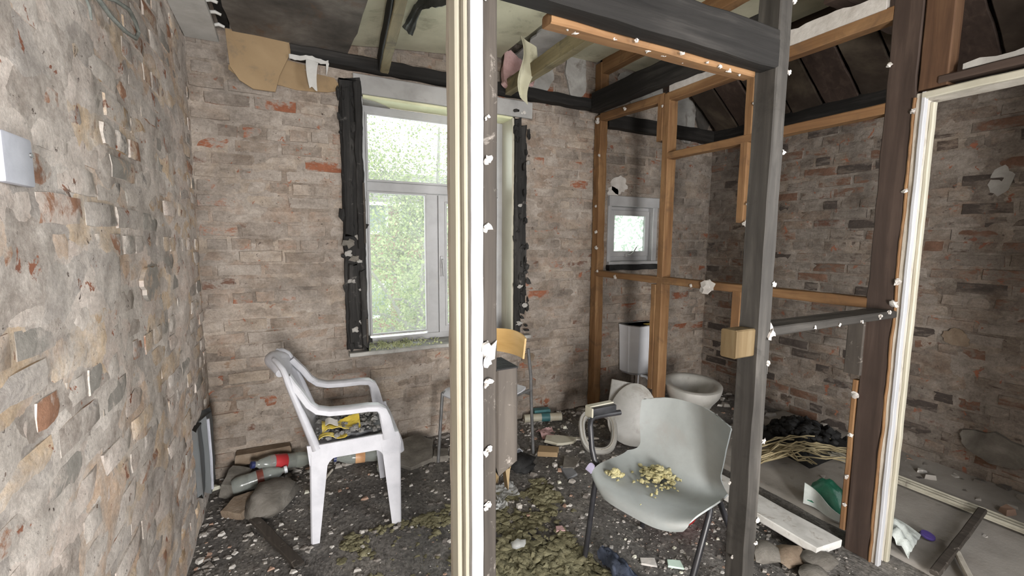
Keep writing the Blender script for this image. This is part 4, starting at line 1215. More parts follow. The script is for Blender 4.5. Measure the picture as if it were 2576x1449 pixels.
# side aprons with the arched lower edge
for y in (YN, YR):
    lo = []
    for k in range(17):
        a = k / 16
        x = 0.095 + 0.255 * a
        dip = 0.378 - 0.045 * max(0, 1 - a / 0.16) ** 2 - 0.043 * max(0, (a - 0.86) / 0.14) ** 2
        lo.append((x, dip))
    outl = [(0.03, 0.36), (0.095, 0.335)] + lo + [(0.352, 0.335), (0.42, 0.34), (0.427, 0.40), (0.415, 0.452), (0.06, 0.447), (0.022, 0.45)]
    s = 1 if y == YR else -1
    C('apron', MB().prism(outl, 0.011 * s * -1, Matrix(((1, 0, 0, 0), (0, 0, 1, y), (0, 1, 0, 0), (0, 0, 0, 1)))))
# seat with waterfall front
prof = [(0.035, 0.428), (0.08, 0.420), (0.16, 0.418), (0.26, 0.424), (0.34, 0.434), (0.385, 0.437), (0.415, 0.430), (0.434, 0.410), (0.444, 0.375), (0.448, 0.335)]


def seat_fn(a, b):
    i = a * (len(prof) - 1)
    k = min(int(i), len(prof) - 2)
    f = i - k
    x = prof[k][0] * (1 - f) + prof[k + 1][0] * f
    z = prof[k][1] * (1 - f) + prof[k + 1][1] * f
    y = YN + 0.004 + (YR - YN - 0.008) * b
    edge = max(0, abs(b - 0.5) * 2 - 0.8) / 0.2
    x -= 0.022 * edge * edge * max(0, (a - 0.5) * 2)
    return (x, y, z - 0.012 * math.sin(PI * b) * (1 - a) + 0.006 * edge)


C('seat', MB().sheet(seat_fn, 26, 24, 0.010))
# backrest: leaning shell, rounded at the top, hollowed towards the sitter
def back_fn(a, b):
    # a: up the back, b: across
    s = (b - 0.5) * 2
    w = 0.165 + 0.028 * math.sin(min(1, a * 1.1) * PI * 0.8)
    if a > 0.66:
        w *= max(0.05, 1 - ((a - 0.66) / 0.345) ** 2.6) ** 0.5
    x = 0.056 - 0.135 * a - 0.030 * (1 - s * s) * (0.35 + 0.65 * math.sin(PI * a))
    if a > 0.80:
        x -= 0.035 * ((a - 0.80) / 0.20) ** 2
    groove = 0.006 * (1 if (abs((abs(s) * 4) % 2 - 1) < 0.42 and 0.12 < a < 0.70 and abs(s) < 0.85) else 0)
    return (x - groove, (YN + YR) / 2 + s * w, 0.425 + 0.420 * a - 0.03 * max(0, (a - 0.8) / 0.2) ** 3)


C('backrest', MB().sheet(back_fn, 40, 46, 0.009))
pts = [Vector(back_fn(0.90 + 0.055 * math.sin(PI * k / 12) - 0.05 * abs(k / 6 - 1) ** 3, 0.06 + 0.88 * k / 12)) + Vector((-0.004, 0, -0.012)) for k in range(13)]
C('head_roll', MB().tube(pts, [0.018 + 0.016 * math.sin(PI * (k + 0.6) / 13.2) for k in range(13)], 12))
for s in (-1, 1):
    yb = (YN + YR) / 2
    # upright frame edge running from the leg to the rounded top
    pts, rr = [], []
    for k in range(15):
        a = k / 14
        p = back_fn(min(0.97, a), 0.5 + 0.5 * s)
        q = (YN if s < 0 else YR)
        pull = max(0, 1 - a / 0.55)
        pts.append((p[0] + 0.004, p[1] * (1 - pull) + q * pull - s * 0.012 * pull, p[2]))
        rr.append(0.027 - 0.012 * a)
    C('back_upright', MB().tube(pts, rr, 10, flat=0.75))
    # arm: sweeps from the upper back to the front post and down to the seat
    y0 = YN + 0.012 if s < 0 else YR - 0.012
    path = [(-0.044, 0.755, 0.045), (-0.022, 0.722, 0.028), (0.005, 0.685, 0.014), (0.035, 0.635, 0.004), (0.07, 0.605, 0.0), (0.12, 0.590, 0), (0.20, 0.586, 0), (0.28, 0.586, 0), (0.325, 0.580, 0), (0.345, 0.562, 0), (0.355, 0.53, 0), (0.364, 0.485, 0), (0.375, 0.43, 0)]
    mb = MB()
    for i, (x, z, inn) in enumerate(path):
        p0 = Vector(path[max(0, i - 1)][:2])
        p1 = Vector(path[min(len(path) - 1, i + 1)][:2])
        tdir = (p1 - p0).normalized()
        nx, nz = -tdir.y, tdir.x
        wy = 0.031 if 3 < i < 9 else 0.025
        th = 0.0145 if i < 9 else (0.020, 0.024, 0.026, 0.028)[min(3, i - 9)]
        yy = y0 - s * inn
        for (a, b) in ((-1, -0.75), (-0.8, -1), (0.8, -1), (1, -0.75), (1, 0.6), (0.75, 1), (-0.75, 1), (-1, 0.6)):
            mb.v.append((x + nx * b * th, yy + a * wy, z + nz * b * th))
    for i in range(len(path) - 1):
        for k in range(8):
            mb.f.append((i * 8 + k, i * 8 + (k + 1) % 8, (i + 1) * 8 + (k + 1) % 8, (i + 1) * 8 + k))
    mb.f.append(tuple(range(8)))
    mb.f.append(tuple((len(path) - 1) * 8 + k for k in range(8)))
    C('armrest', mb)

# rubbish on its seat
CHM = Matrix.Translation((0.237, 2.255, 0)) @ Matrix.Rotation(math.radians(-3.5), 4, 'Z') @ Matrix.Translation((-0.20, -2.23, 0))
ch.rotation_euler.z = math.radians(-3.5)
ch.location = (0.237, 2.255, 0)
mb = MB().sheet(lambda a, b: (0.16 + 0.19 * a + 0.02 * fbm((b * 4, 0, 0), 1.3, 2, 2), 2.10 + 0.24 * b + 0.03 * fbm((a * 4, 0, 0), 1.3, 4, 2), 0.446 + 0.006 * fbm((a * 3, b * 3, 0), 1.5, 7, 3)), 16, 16, 0.012)
tag(obj('slate_fragment', MBx(mb, CHM), M_SLATE, smooth=45, loc=(0.27, 2.2, 0.44)), 'dark grey slate fragment lying on the white armchair seat', 'slate')
mb = MB()
rn = random.Random(12)
for k in range(190):
    x, y = rn.uniform(0.06, 0.34), rn.uniform(2.06, 2.38)
    r = rn.uniform(0.005, 0.017)
    mb.blob((x, y, 0.446 + rn.uniform(0, 0.012) + (0.006 if x > 0.16 else 0)), (r, r, r * 0.7), 1, 0.6, k)
tag(obj('seat_debris', MBx(mb, CHM), M_DUST, loc=(0.2, 2.2, 0.44), kind='stuff'), 'grey crumbled plaster on the white armchair seat', 'debris')
mb = MB()
mb.sheet(lambda a, b: (0.085 + 0.17 * a, 2.10 + 0.11 * b + 0.01 * a, 0.468 + 0.014 * math.sin(a * 5 + b * 3) + 0.008 * fbm((a * 5, b * 5, 0), 1.5, 3, 3) + 0.012 * b), 16, 10, 0.002)
mb.sheet(lambda a, b: (0.07 + 0.12 * a, 2.045 + 0.045 * b, 0.462 + 0.01 * math.sin(a * 6) + 0.006 * fbm((a * 5, b * 5, 0), 1.5, 9, 3)), 12, 6, 0.002)
wr = obj('yellow_wrapper', MBx(mb, CHM), M_YEL, smooth=60, loc=(0.17, 2.13, 0.46))
tag(wr, 'crumpled yellow wrapper on the white armchair seat', 'wrapper')
mb = MB().sheet(lambda a, b: (0.10 + 0.055 * a, 2.12 + 0.05 * b, 0.490 + 0.008 * math.sin(a * 5) + 0.01 * b), 8, 6, 0.0015)
obj('pale_panel', MBx(mb, CHM), M_PLAS, wr)

# ------------------------------------------------------------------ grey shell chair
gc = thing('shell_chair', (1.23, 1.19, 0), 'grey plastic shell chair on black tube legs with yellow foam crumbs on the seat', 'chair')
GM = place((1.216, 1.161, 0), 0, 0, 192.6)
# local frame: +x forward, y sideways (local -y is the left of the picture)
sp = [(0.178, 0.398), (0.176, 0.414), (0.160, 0.426), (0.115, 0.434), (0.045, 0.433), (-0.03, 0.429), (-0.09, 0.433), (-0.13, 0.452), (-0.157, 0.495), (-0.174, 0.55), (-0.188, 0.61), (-0.199, 0.66), (-0.206, 0.69), (-0.213, 0.708)]


def cr(pr, t):
    i = t * (len(pr) - 1)
    k = min(int(i), len(pr) - 2)
    f = i - k
    p0, p1, p2, p3 = pr[max(0, k - 1)], pr[k], pr[k + 1], pr[min(len(pr) - 1, k + 2)]
    return tuple(0.5 * ((2 * p1[j]) + (-p0[j] + p2[j]) * f + (2 * p0[j] - 5 * p1[j] + 4 * p2[j] - p3[j]) * f * f + (-p0[j] + 3 * p1[j] - 3 * p2[j] + p3[j]) * f ** 3) for j in (0, 1))


def shell_fn(a, b):
    x, z = cr(sp, a)
    s = (b - 0.5) * 2
    if a < 0.5:
        w = 0.214
    elif a < 0.62:
        w = 0.214 - 0.042 * math.sin((a - 0.5) / 0.12 * PI / 2)
    else:
        w = 0.172 + 0.018 * math.sin(min(1, (a - 0.62) / 0.28) * PI / 2)
    # rounded corners at the front lip and the top of the back
    s2 = s * s
    if a < 0.32:
        w *= 1 - 0.20 * ((0.32 - a) / 0.32) ** 2
        x -= 0.055 * s2 * s2 * ((0.32 - a) / 0.32)
        z -= 0.006 * (1 - s2) * ((0.32 - a) / 0.32)
    if a > 0.88:
        w *= 1 - 0.16 * ((a - 0.88) / 0.12) ** 2
    z += 0.020 * s2 * s2 * max(0.0, math.sin(PI * min(1, a / 0.62)))
    if a > 0.55:
        k = min(1, (a - 0.55) / 0.2)
        x += 0.035 * s2 * k
        z -= 0.030 * s2 * s2 * max(0, (a - 0.85) / 0.15)
    if a < 0.55:
        z -= 0.008 * math.exp(-((a - 0.36) / 0.14) ** 2) * (1 - s2)
    return (x, s * w, z)


mb = MB().sheet(shell_fn, 52, 34, 0.006)
mb.v = [tuple(GM @ Vector(p)) for p in mb.v]
obj('seat_shell', mb, M_SHELL, gc, smooth=50)
G = lambda nm, mb, m=M_TUBE, **k: obj(nm, mb, m, gc, smooth=40, **k)
l2w = lambda x, y, z: GM @ Vector((x, y, z))
G('leg', MB().tube([(1.076, 1.412, 0.004), (1.086, 1.400, 0.15), (1.100, 1.384, 0.36), (1.106, 1.378, 0.44)], 0.0115, 12))
G('leg', MB().tube([(1.20, 1.010, 0.004), (1.257, 1.014, 0.15), (1.335, 1.020, 0.36), (1.35, 1.03, 0.385), (1.35, 1.06, 0.392)], 0.0115, 12))
G('leg', MB().tube([(1.455, 1.470, 0.004), (1.44, 1.445, 0.15), (1.405, 1.385, 0.395)], 0.0115, 12))
G('leg', MB().tube([(1.56, 1.00, 0.004), (1.52, 1.02, 0.15), (1.42, 1.06, 0.40)], 0.0115, 12))
G('frame_rail', MB().tube([(1.105, 1.380, 0.385), (1.25, 1.36, 0.402), (1.405, 1.385, 0.395)], 0.011, 10))
G('frame_rail', MB().tube([(1.16, 1.02, 0.388), (1.28, 1.04, 0.395), (1.42, 1.06, 0.40)], 0.011, 10))
G('frame_rail', MB().tube([(1.25, 1.36, 0.402), (1.26, 1.2, 0.412), (1.28, 1.05, 0.402)], 0.011, 10))
G('arm_tube', MB().tube([(1.106, 1.378, 0.435), (1.098, 1.392, 0.455), (1.094, 1.405, 0.50), (1.098, 1.425, 0.585), (1.106, 1.434, 0.606), (1.125, 1.438, 0.615), (1.20, 1.437, 0.615), (1.262, 1.432, 0.614)], 0.0115, 12))
a_ = G('arm_pad', MB().bbox((1.115, 1.43, 0.620), (1.24, 1.475, 0.652), 0.004, Matrix.Translation((0, 0, 0))), M_TUBE)
obj('pad_cover', MB().bbox((1.108, 1.428, 0.610), (1.116, 1.477, 0.656), 0.003).bbox((1.112, 1.452, 0.651), (1.242, 1.478, 0.657), 0.002), M_CREAM, gc)


def foam(name, c, n, spread, rmin, rmax, m, label, seed, heap=0.02):
    mb = MB()
    rn = random.Random(seed)
    for k in range(n):
        a, d = rn.uniform(0, 2 * PI), abs(rn.gauss(0, 0.5))
        r = rn.uniform(rmin, rmax)
        x, y = c[0] + math.cos(a) * d * spread[0], c[1] + math.sin(a) * d * spread[1]
        mb.blob((x, y, c[2] + r * 0.5 + heap * max(0, 1 - d * 1.2) * rn.uniform(0.2, 1)), (r, r * rn.uniform(0.8, 1.1), r * rn.uniform(0.6, 0.9)), 1, 0.7, k + seed * 11)
    return tag(obj(name, mb, m, smooth=50, loc=c, kind='stuff'), label, 'foam')


foam('foam_crumbs', (1.275, 1.205, 0.434), 230, (0.085, 0.085), 0.004, 0.012, M_FOAM, 'heap of yellow foam crumbs in the middle of the grey shell chair seat', 2, 0.028)
foam('foam_crumbs', (1.205, 1.14, 0.436), 26, (0.12, 0.08), 0.003, 0.007, M_FOAM, 'loose yellow foam crumbs beside the heap on the grey shell chair', 3, 0.003)
foam('foam_tuft', (1.100, 1.265, 0.446), 60, (0.028, 0.03), 0.005, 0.012, M_FOAM, 'yellow foam tuft near the front edge of the grey shell chair', 4, 0.022)

mb = MB().lathe([(0.001, 0.006), (0.105, 0.004), (0.118, 0.012), (0.140, 0.09), (0.150, 0.096), (0.150, 0.104), (0.138, 0.102), (0.112, 0.02), (0.001, 0.014)], 36, place((1.655, 1.485, 0), 0, 0, 0), caps=False)
tag(obj('red_basin', mb, M_RED, smooth=45, loc=(1.655, 1.485, 0)), 'red plastic basin on the floor under the grey shell chair', 'basin')

# ------------------------------------------------------------------ bent-ply chair behind the white lining
pc_ = thing('plywood_chair', (1.055, 2.41, 0), 'curved yellow plywood backed chair on thin grey legs, half hidden behind the white door lining', 'chair')
PMx = place((1.055, 2.41, 0), 0, 0, 202.8)
K = lambda nm, mb, m, **k: obj(nm, MBx(mb, PMx), m, pc_, smooth=40, **k)


def ply_back(a, b):
    s = (b - 0.5) * 2
    return (-0.205 + 0.085 * s * s - 0.02 * a, s * 0.205, 0.635 + (0.150 - 0.03 * s * s) * a + 0.012 * s * s)


K('backrest', MB().sheet(ply_back, 10, 26, 0.011), M_PLY)
K('back_edge', MB().tube([ply_back(k / 8, 0.003) for k in range(9)], 0.0065, 6), M_PLYE)
K('seat', MB().sheet(lambda a, b: (-0.185 + 0.39 * a - 0.01 * (2 * b - 1) ** 2 * (1 if a > 0.8 else 0), (b - 0.5) * (0.37 + 0.03 * a) * (1 - 0.10 * max(0, (a - 0.8) / 0.2) ** 2 - 0.10 * max(0, (0.2 - a) / 0.2) ** 2), 0.452 - 0.012 * math.sin(PI * a) - (0.03 * max(0, (a - 0.82) / 0.18) ** 2)), 18, 18, 0.014), M_CHAIRW)
for s in (-1, 1):
    K('leg', MB().tube([(-0.245, s * 0.185, 0.004), (-0.215, s * 0.185, 0.40), (-0.205, s * 0.19, 0.52), (-0.168, s * 0.195, 0.70)], 0.010, 10), M_GTUBE)
    K('leg', MB().tube([(0.225, s * 0.185, 0.004), (0.19, s * 0.18, 0.43)], 0.010, 10), M_GTUBE)
    K('side_rail', MB().tube([(-0.213, s * 0.185, 0.43), (0.19, s * 0.18, 0.43)], 0.009, 10), M_GTUBE)
K('back_rail', MB().tube([(-0.215, -0.185, 0.40), (-0.215, 0.185, 0.40)], 0.008, 10), M_GTUBE)

# ------------------------------------------------------------------ toilet, cistern, seat and lid
tl_ = thing('toilet_pan', (2.44, 2.06, 0), 'dusty pale ceramic toilet pan standing in the shadow behind the cubicle frame', 'toilet')
TM = place((2.43, 2.05, 0), 0, 0, 232)
rims = [(0.0, 0.02, 0.13, 0.105), (-0.03, 0.10, 0.12, 0.095), (-0.04, 0.19, 0.13, 0.11), (-0.02, 0.27, 0.175, 0.14), (0.0, 0.335, 0.225, 0.175), (0.0, 0.375, 0.245, 0.186), (0.0, 0.395, 0.245, 0.188), (0.0, 0.402, 0.230, 0.178), (0.005, 0.398, 0.195, 0.140), (0.01, 0.38, 0.178, 0.126), (0.01, 0.30, 0.15, 0.105), (0.0, 0.235, 0.09, 0.07), (0.0, 0.225, 0.01, 0.01)]
mb = MB()
n = 36
for (cx_, z, ra, rb) in rims:
    for k in range(n):
        a = 2 * PI * k / n
        mb.v.append((cx_ + ra * math.cos(a) * (1.05 if math.cos(a) > 0 else 0.95), rb * math.sin(a), z))
for i in range(len(rims) - 1):
    for k in range(n):
        mb.f.append((i * n + k, i * n + (k + 1) % n, (i + 1) * n + (k + 1) % n, (i + 1) * n + k))
mb.f.append(tuple(range(n)))
mb.f.append(tuple((len(rims) - 1) * n + k for k in range(n)))
obj('bowl', MBx(mb, TM), M_CERAM, tl_, smooth=50)
obj('waste_outlet', MBx(MB().tube([(-0.10, 0, 0.17), (-0.24, 0, 0.20), (-0.33, 0, 0.19)], [0.055, 0.05, 0.055], 14), TM), M_CERAM, tl_, smooth=50)

ci = thing('cistern', (2.610, 2.75, 0.26), 'open white toilet cistern hung on the brick wall under the small window', 'cistern')


def plan(e, z, k=1.0):
    return [(2.462 + e, 2.845 - e, z), (2.462 + e + 0.004, 2.735, z), (2.515 + e * 0.6, 2.655 + e, z), (2.685 - e * 0.6, 2.655 + e, z), (2.758 - e, 2.735, z), (2.762 - e, 2.845 - e, z)]


def loft(mb, rings_, close0=True, close1=True):
    b = len(mb.v)
    m = len(rings_[0])
    for r in rings_:
        mb.v += [tuple(p) for p in r]
    for i in range(len(rings_) - 1):
        for k in range(m):
            mb.f.append((b + i * m + k, b + i * m + (k + 1) % m, b + (i + 1) * m + (k + 1) % m, b + (i + 1) * m + k))
    if close0:
        mb.f.append(tuple(b + k for k in range(m))[::-1])
    if close1:
        mb.f.append(tuple(b + (len(rings_) - 1) * m + k for k in range(m)))
    return mb


mb = loft(MB(), [plan(0.03, 0.255), plan(0.012, 0.275), plan(0.004, 0.60), plan(0.0, 0.662), plan(0.0, 0.668), plan(0.010, 0.668), plan(0.012, 0.33), plan(0.02, 0.32)])
obj('tank', mb, M_CISTERN, ci, smooth=25)
obj('dark_rim', loft(MB(), [plan(-0.001, 0.664), plan(-0.001, 0.6705), plan(0.012, 0.6705), plan(0.012, 0.664)]), M_DUST, ci, smooth=25)
obj('float', MB().bbox((2.640, 2.70, 0.60), (2.735, 2.76, 0.668), 0.012), M_YEL, ci)
obj('float_arm', MB().bbox((2.540, 2.72, 0.60), (2.650, 2.75, 0.64), 0.008), M_BLACK, ci)
obj('flush_pipe', MB().tube([(2.630, 2.74, 0.262), (2.630, 2.74, 0.225), (2.670, 2.73, 0.215), (2.710, 2.70, 0.17), (2.730, 2.68, 0.10)], 0.012, 10).tube([(2.610, 2.75, 0.262), (2.610, 2.755, 0.12), (2.610, 2.80, 0.01)], 0.006, 8), M_CISTERN, ci, smooth=45)


def oval(ra, rb, n=30, p=2.3, egg=0.0):
    o = []
    for k in range(n):
        a = 2 * PI * k / n
        c, s = math.cos(a), math.sin(a)
        x = abs(c) ** (2 / p) * math.copysign(1, c) * ra
        y = abs(s) ** (2 / p) * math.copysign(1, s) * rb
        o.append((x * (1 - egg * y / rb), y))
    return o


def dome(outl, t, M, lip=0.010):
    r = []
    for (k, z) in ((0.96, 0), (1.0, lip * 0.4), (1.0, lip), (0.965, t), (0.7, t + 0.006), (0.3, t + 0.009), (0.02, t + 0.01)):
        r.append([(x * k, y * k, z) for (x, y) in outl])
    return MBx(loft(MB(), r), M)


lid = thing('toilet_lid', (1.99, 2.19, 0), 'dusty white toilet lid leaning upright behind the grey shell chair', 'toilet lid')
LM = Matrix.Translation((2.03, 2.17, 0.200)) @ Matrix.Rotation(math.radians(-30), 4, 'Z') @ Matrix.Rotation(math.radians(70), 4, 'X') @ Matrix.Rotation(math.radians(-10), 4, 'Z')
obj('lid', dome(oval(0.165, 0.205, 36, 2.1, 0.18), 0.014, LM), M_CERAM, lid, smooth=40)
obj('hinge_bar', MBx(MB().bbox((-0.17, 0.02, -0.05), (-0.02, 0.205, -0.035), 0.006), LM), M_CERAM, lid)

st_ = thing('toilet_seat', (1.76, 2.22, 0), 'grey oval toilet seat ring tilted on the floor beside the leaning toilet lid', 'toilet seat')
SM = Matrix.Translation((1.79, 2.24, 0.095)) @ Matrix.Rotation(math.radians(-30), 4, 'Z') @ Matrix.Rotation(math.radians(48), 4, 'X')
o_, i_ = oval(0.125, 0.15, 36, 2.6, -0.08), oval(0.085, 0.105, 36, 2.6, -0.08)
r = [[(x, y, 0) for x, y in o_], [(x * 1.0, y * 1.0, 0.022) for x, y in o_], [(x * 0.96, y * 0.96, 0.034) for x, y in o_], [(x * 1.05, y * 1.05, 0.030) for x, y in i_], [(x, y, 0.018) for x, y in i_], [(x, y, 0.0) for x, y in i_]]
mb = loft(MB(), r + [r[0]], False, False)
obj('ring', MBx(mb, SM), M_CERAM, st_, smooth=40)
obj('inner_rim', MBx(loft(MB(), [[(x * 1.22, y * 1.2, 0.036) for x, y in i_], [(x * 1.18, y * 1.17, 0.040) for x, y in i_], [(x * 1.13, y * 1.12, 0.036) for x, y in i_]], False, False), SM), M_BARE, st_, smooth=50)


# ------------------------------------------------------------------ floor rubbish
def bottle(loc, zrot, tilt, L, R, label, body, lab_m, cap_m, lz=(0.42, 0.66), letters=False, roll=0):
    t = thing('drink_bottle', loc, label, 'bottle')
    M = place((loc[0], loc[1], loc[2] + R * 0.96), 0, 0, zrot) @ Matrix.Rotation(math.radians(90 - tilt), 4, 'Y') @ Matrix.Rotation(math.radians(roll), 4, 'Z')
    pr = [(0.001, 0.008), (R * 0.75, 0.0), (R * 0.98, 0.02), (R, 0.05), (R * 0.93, L * 0.33), (R, L * 0.42), (R, L * 0.62), (R * 0.94, L * 0.70), (R * 0.55, L * 0.86), (R * 0.36, L * 0.90), (R * 0.36, L * 0.955)]
    obj('body', MBx(MB().lathe(pr, 22), M), body, t, smooth=40)
    obj('label', MBx(MB().lathe([(R * 0.985, L * lz[0]), (R * 1.015, L * lz[0] + 0.002), (R * 1.015, L * lz[1]), (R * 0.985, L * lz[1])], 22, caps=False), M), lab_m, t, smooth=40)
    obj('cap', MBx(MB().lathe([(0.001, L * 0.945), (R * 0.44, L * 0.945), (R * 0.44, L * 1.0), (R * 0.38, L * 1.005), (0.001, L * 1.005)], 16, caps=False), M), cap_m, t, smooth=40)
    if letters:
        mb = MB()
        zc = L * (lz[0] + lz[1]) / 2
        for q, (a0, a1, dz) in enumerate(((0.0, 0.16, 0.010), (0.22, 0.42, 0.016), (0.47, 0.60, 0.010), (0.66, 0.84, 0.013))):
            pts = []
            for k in range(7):
                a = (a0 + (a1 - a0) * k / 6) - 0.42
                pts.append(((R * 1.02) * math.cos(a + PI), (R * 1.02) * math.sin(a + PI), zc + dz * math.sin(k * 1.5 + q)))
            mb.tube(pts, 0.0025, 5)
        obj('lettering', MBx(mb, M), M_PLAS, t)
    return t


bottle((0.06, 2.745, 0.03), 200, 14, 0.30, 0.043, 'clear drink bottle with a red label, lying by the wall behind the white armchair', M_BOTTLE, M_LABELR, M_BLUECAP, (0.40, 0.62), True, 60)
bottle((0.47, 2.66, 0.012), 176, 4, 0.27, 0.038, 'clear drink bottle with an orange label, lying under the white armchair', M_BOTTLE, M_LABELO, M_BLUECAP, (0.36, 0.56))
bottle((-0.30, 2.60, 0.02), 8, 5, 0.26, 0.045, 'clear drink bottle with a brown label, lying in the rubble at the left corner', M_BOTTLE, M_LABELB, M_CISTERN, (0.44, 0.56))
bottle((0.44, 2.50, 0.005), 74, 3, 0.22, 0.032, 'small clear bottle lying beside the front leg of the white armchair', M_BOTTLE, M_WHITEBAG, M_WHITEBAG, (0.40, 0.58))


def slab(name, pts, z, t, m, label, cat, tilt=(0, 0), rough=0.004, seed=1, group=None):
    c = (sum(p[0] for p in pts) / len(pts), sum(p[1] for p in pts) / len(pts))
    o = []
    for i in range(len(pts)):
        a, b = Vector(pts[i]), Vector(pts[(i + 1) % len(pts)])
        for k in range(3):
            q = a.lerp(b, k / 3)
            o.append((q.x - c[0], q.y - c[1]))
    M = place((c[0], c[1], z), tilt[0], tilt[1], 0)
    mb = loft(MB(), [[(x, y, 0) for x, y in o], [(x, y, t * 0.8) for x, y in o], [(x * 0.96, y * 0.96, t) for x, y in o]])
    mb.rough(rough, 12, seed)
    return tag(obj(name, MBx(mb, M), m, smooth=35, loc=(c[0], c[1], z)), label, cat, group)


slab('stone_slab', [(0.52, 2.56), (0.60, 2.47), (0.74, 2.50), (0.80, 2.66), (0.72, 2.76), (0.58, 2.74)], 0.035, 0.022, M_STONE, 'broad grey stone slab propped on rubble right of the white armchair', 'stone', (14, -4), 0.006, 3)
slab('stone', [(0.74, 2.50), (0.84, 2.49), (0.86, 2.57), (0.78, 2.60)], 0.0, 0.04, M_STONE, 'small grey stone at the right tip of the broad stone slab', 'stone', (5, 4), 0.008, 5)
slab('stone', [(-0.33, 2.44), (-0.24, 2.38), (-0.15, 2.47), (-0.18, 2.53), (-0.28, 2.52)], 0.0, 0.05, M_TANST, 'flat tan stone on the floor in the left corner', 'stone', (8, -6), 0.008, 7)
slab('stone', [(-0.36, 2.62), (-0.26, 2.60), (-0.22, 2.72), (-0.33, 2.76)], 0.02, 0.08, M_STONE, 'grey stone wedged in the left corner behind the brown-label bottle', 'stone', (16, 8), 0.012, 8)
slab('stone', [(-0.17, 2.72), (0.0, 2.74), (0.0, 2.82), (-0.17, 2.82)], 0.03, 0.06, M_STONE, 'squared stone under the far wall beside the red-label bottle', 'stone', (6, 0), 0.01, 9)
slab('stone', [(-0.30, 2.77), (-0.02, 2.78), (-0.02, 2.85), (-0.30, 2.85)], 0.095, 0.055, M_TANST, 'long loose brick ledge along the foot of the far wall at the left', 'stone', (0, 0), 0.008, 10)
mb = MB().blob((-0.115, 2.44, 0.045), (0.10, 0.15, 0.075), 3, 0.28, 21, Matrix.Rotation(math.radians(-28), 3, 'Z'))
tag(obj('grey_sack', mb, M_STONE, smooth=60, loc=(-0.115, 2.44, 0)), 'slumped grey lump like a dusty sack, left of the armchair rear leg', 'sack')
mb = tim((-0.014, -0.24, 0.0), (0.028, 0.24, 0.022), 'y', jit=0.003, rag=(0.02, 0.02))
tag(obj('timber_strip', MBx(mb, place((-0.105, 2.12, 0.004), 2, 0, 24)), M_GREYW['y'], smooth=35, loc=(-0.105, 2.12, 0)), 'grey timber strip lying on the floor in front of the white armchair', 'timber')
mb = tim((-0.006, -0.07, 0.0), (0.007, 0.07, 0.012), 'y', jit=0.001)
tag(obj('timber_strip', MBx(mb, place((0.155, 2.60, 0.004), 2, 0, -28)), M_BARE, smooth=35, loc=(0.155, 2.6, 0)), 'short pale stick beside the orange-label bottle', 'timber')

# beyond the plywood chair
t_ = thing('poster_tube', (1.68, 2.73, 0), 'pale rolled tube with teal bands on the floor by the far wall', 'tube')
obj('tube', MB().tube([(1.53, 2.78, 0.035), (1.66, 2.74, 0.035), (1.80, 2.69, 0.035)], 0.030, 14), M_CREAM, t_, smooth=45)
obj('band', MB().tube([(1.655, 2.742, 0.035), (1.715, 2.72, 0.035)], 0.0315, 14), M_TEAL, t_, smooth=45)
slab('teal_box', [(1.62, 2.78), (1.74, 2.75), (1.75, 2.80), (1.63, 2.83)], 0.045, 0.035, M_TEAL, 'flat teal carton behind the rolled tube at the far wall', 'carton', (0, 0), 0.002)
mb = MB().sheet(lambda a, b: (1.50 + 0.13 * a + 0.02 * b, 2.46 + 0.13 * b, 0.02 + 0.025 * math.sin(a * 4 + b * 2) * math.sin(PI * b) + 0.015 * fbm((a * 4, b * 4, 0), 1.5, 3, 3)), 12, 12, 0.005)
tag(obj('pink_rag', mb, M_PINK, smooth=60, loc=(1.56, 2.52, 0)), 'crumpled pink rag on the floor right of the plywood chair leg', 'rag')
slab('foam_board', [(1.47, 2.40), (1.53, 2.34), (1.66, 2.33), (1.72, 2.37), (1.60, 2.44), (1.52, 2.46)], 0.012, 0.018, M_CREAM, 'torn cream foam board scrap below the pink rag', 'board', (5, 4), 0.005, 4)
slab('foam_board', [(1.66, 2.36), (1.86, 2.31), (1.84, 2.34), (1.70, 2.39)], 0.006, 0.010, M_BARE, 'thin pale splinter lying right of the cream foam board', 'board', (0, 2), 0.004, 5)
slab('small_carton', [(1.355, 2.285), (1.46, 2.22), (1.515, 2.285), (1.41, 2.36)], 0.004, 0.03, M_TAN, 'small flat brown carton on the floor right of the plywood chair leg', 'carton', (0, 0), 0.001, 3)
mb = MB().blob((1.20, 2.20, 0.035), (0.085, 0.07, 0.05), 3, 0.35, 31)
tag(obj('black_bag', mb, M_BLACK, smooth=60, loc=(1.2, 2.2, 0)), 'small crumpled black bag at the foot of the plywood chair', 'bag')
mb = MB().lathe([(0.02, 0), (0.032, 0.004), (0.036, 0.03), (0.03, 0.05), (0.026, 0.048), (0.03, 0.006), (0.001, 0.004)], 16, place((1.23, 2.36, 0.005), 60, 0, 30), caps=False)
tag(obj('white_cup', mb, M_CISTERN, smooth=45, loc=(1.23, 2.36, 0)), 'white cup lying on its side at the foot of the plywood chair', 'cup')
for k, (cx_, cy_, sz) in enumerate(((0.99, 2.02, 0.13), (0.90, 1.92, 0.09))):
    mb = MB().sheet(lambda a, b: (cx_ - sz / 2 + sz * a + 0.02 * b, cy_ - sz / 2 + sz * b, 0.008 + 0.028 * abs(fbm((a * 3 + k, b * 3, 0), 1.2, 4 + k, 3))), 14, 14, 0.001)
    tag(obj('clear_film', mb, M_FILM, smooth=60, loc=(cx_, cy_, 0)), ('crumpled clear plastic sheet on the floor below the hanging timber stub', 'smaller clear plastic scrap in front of the crumpled sheet')[k], 'plastic')
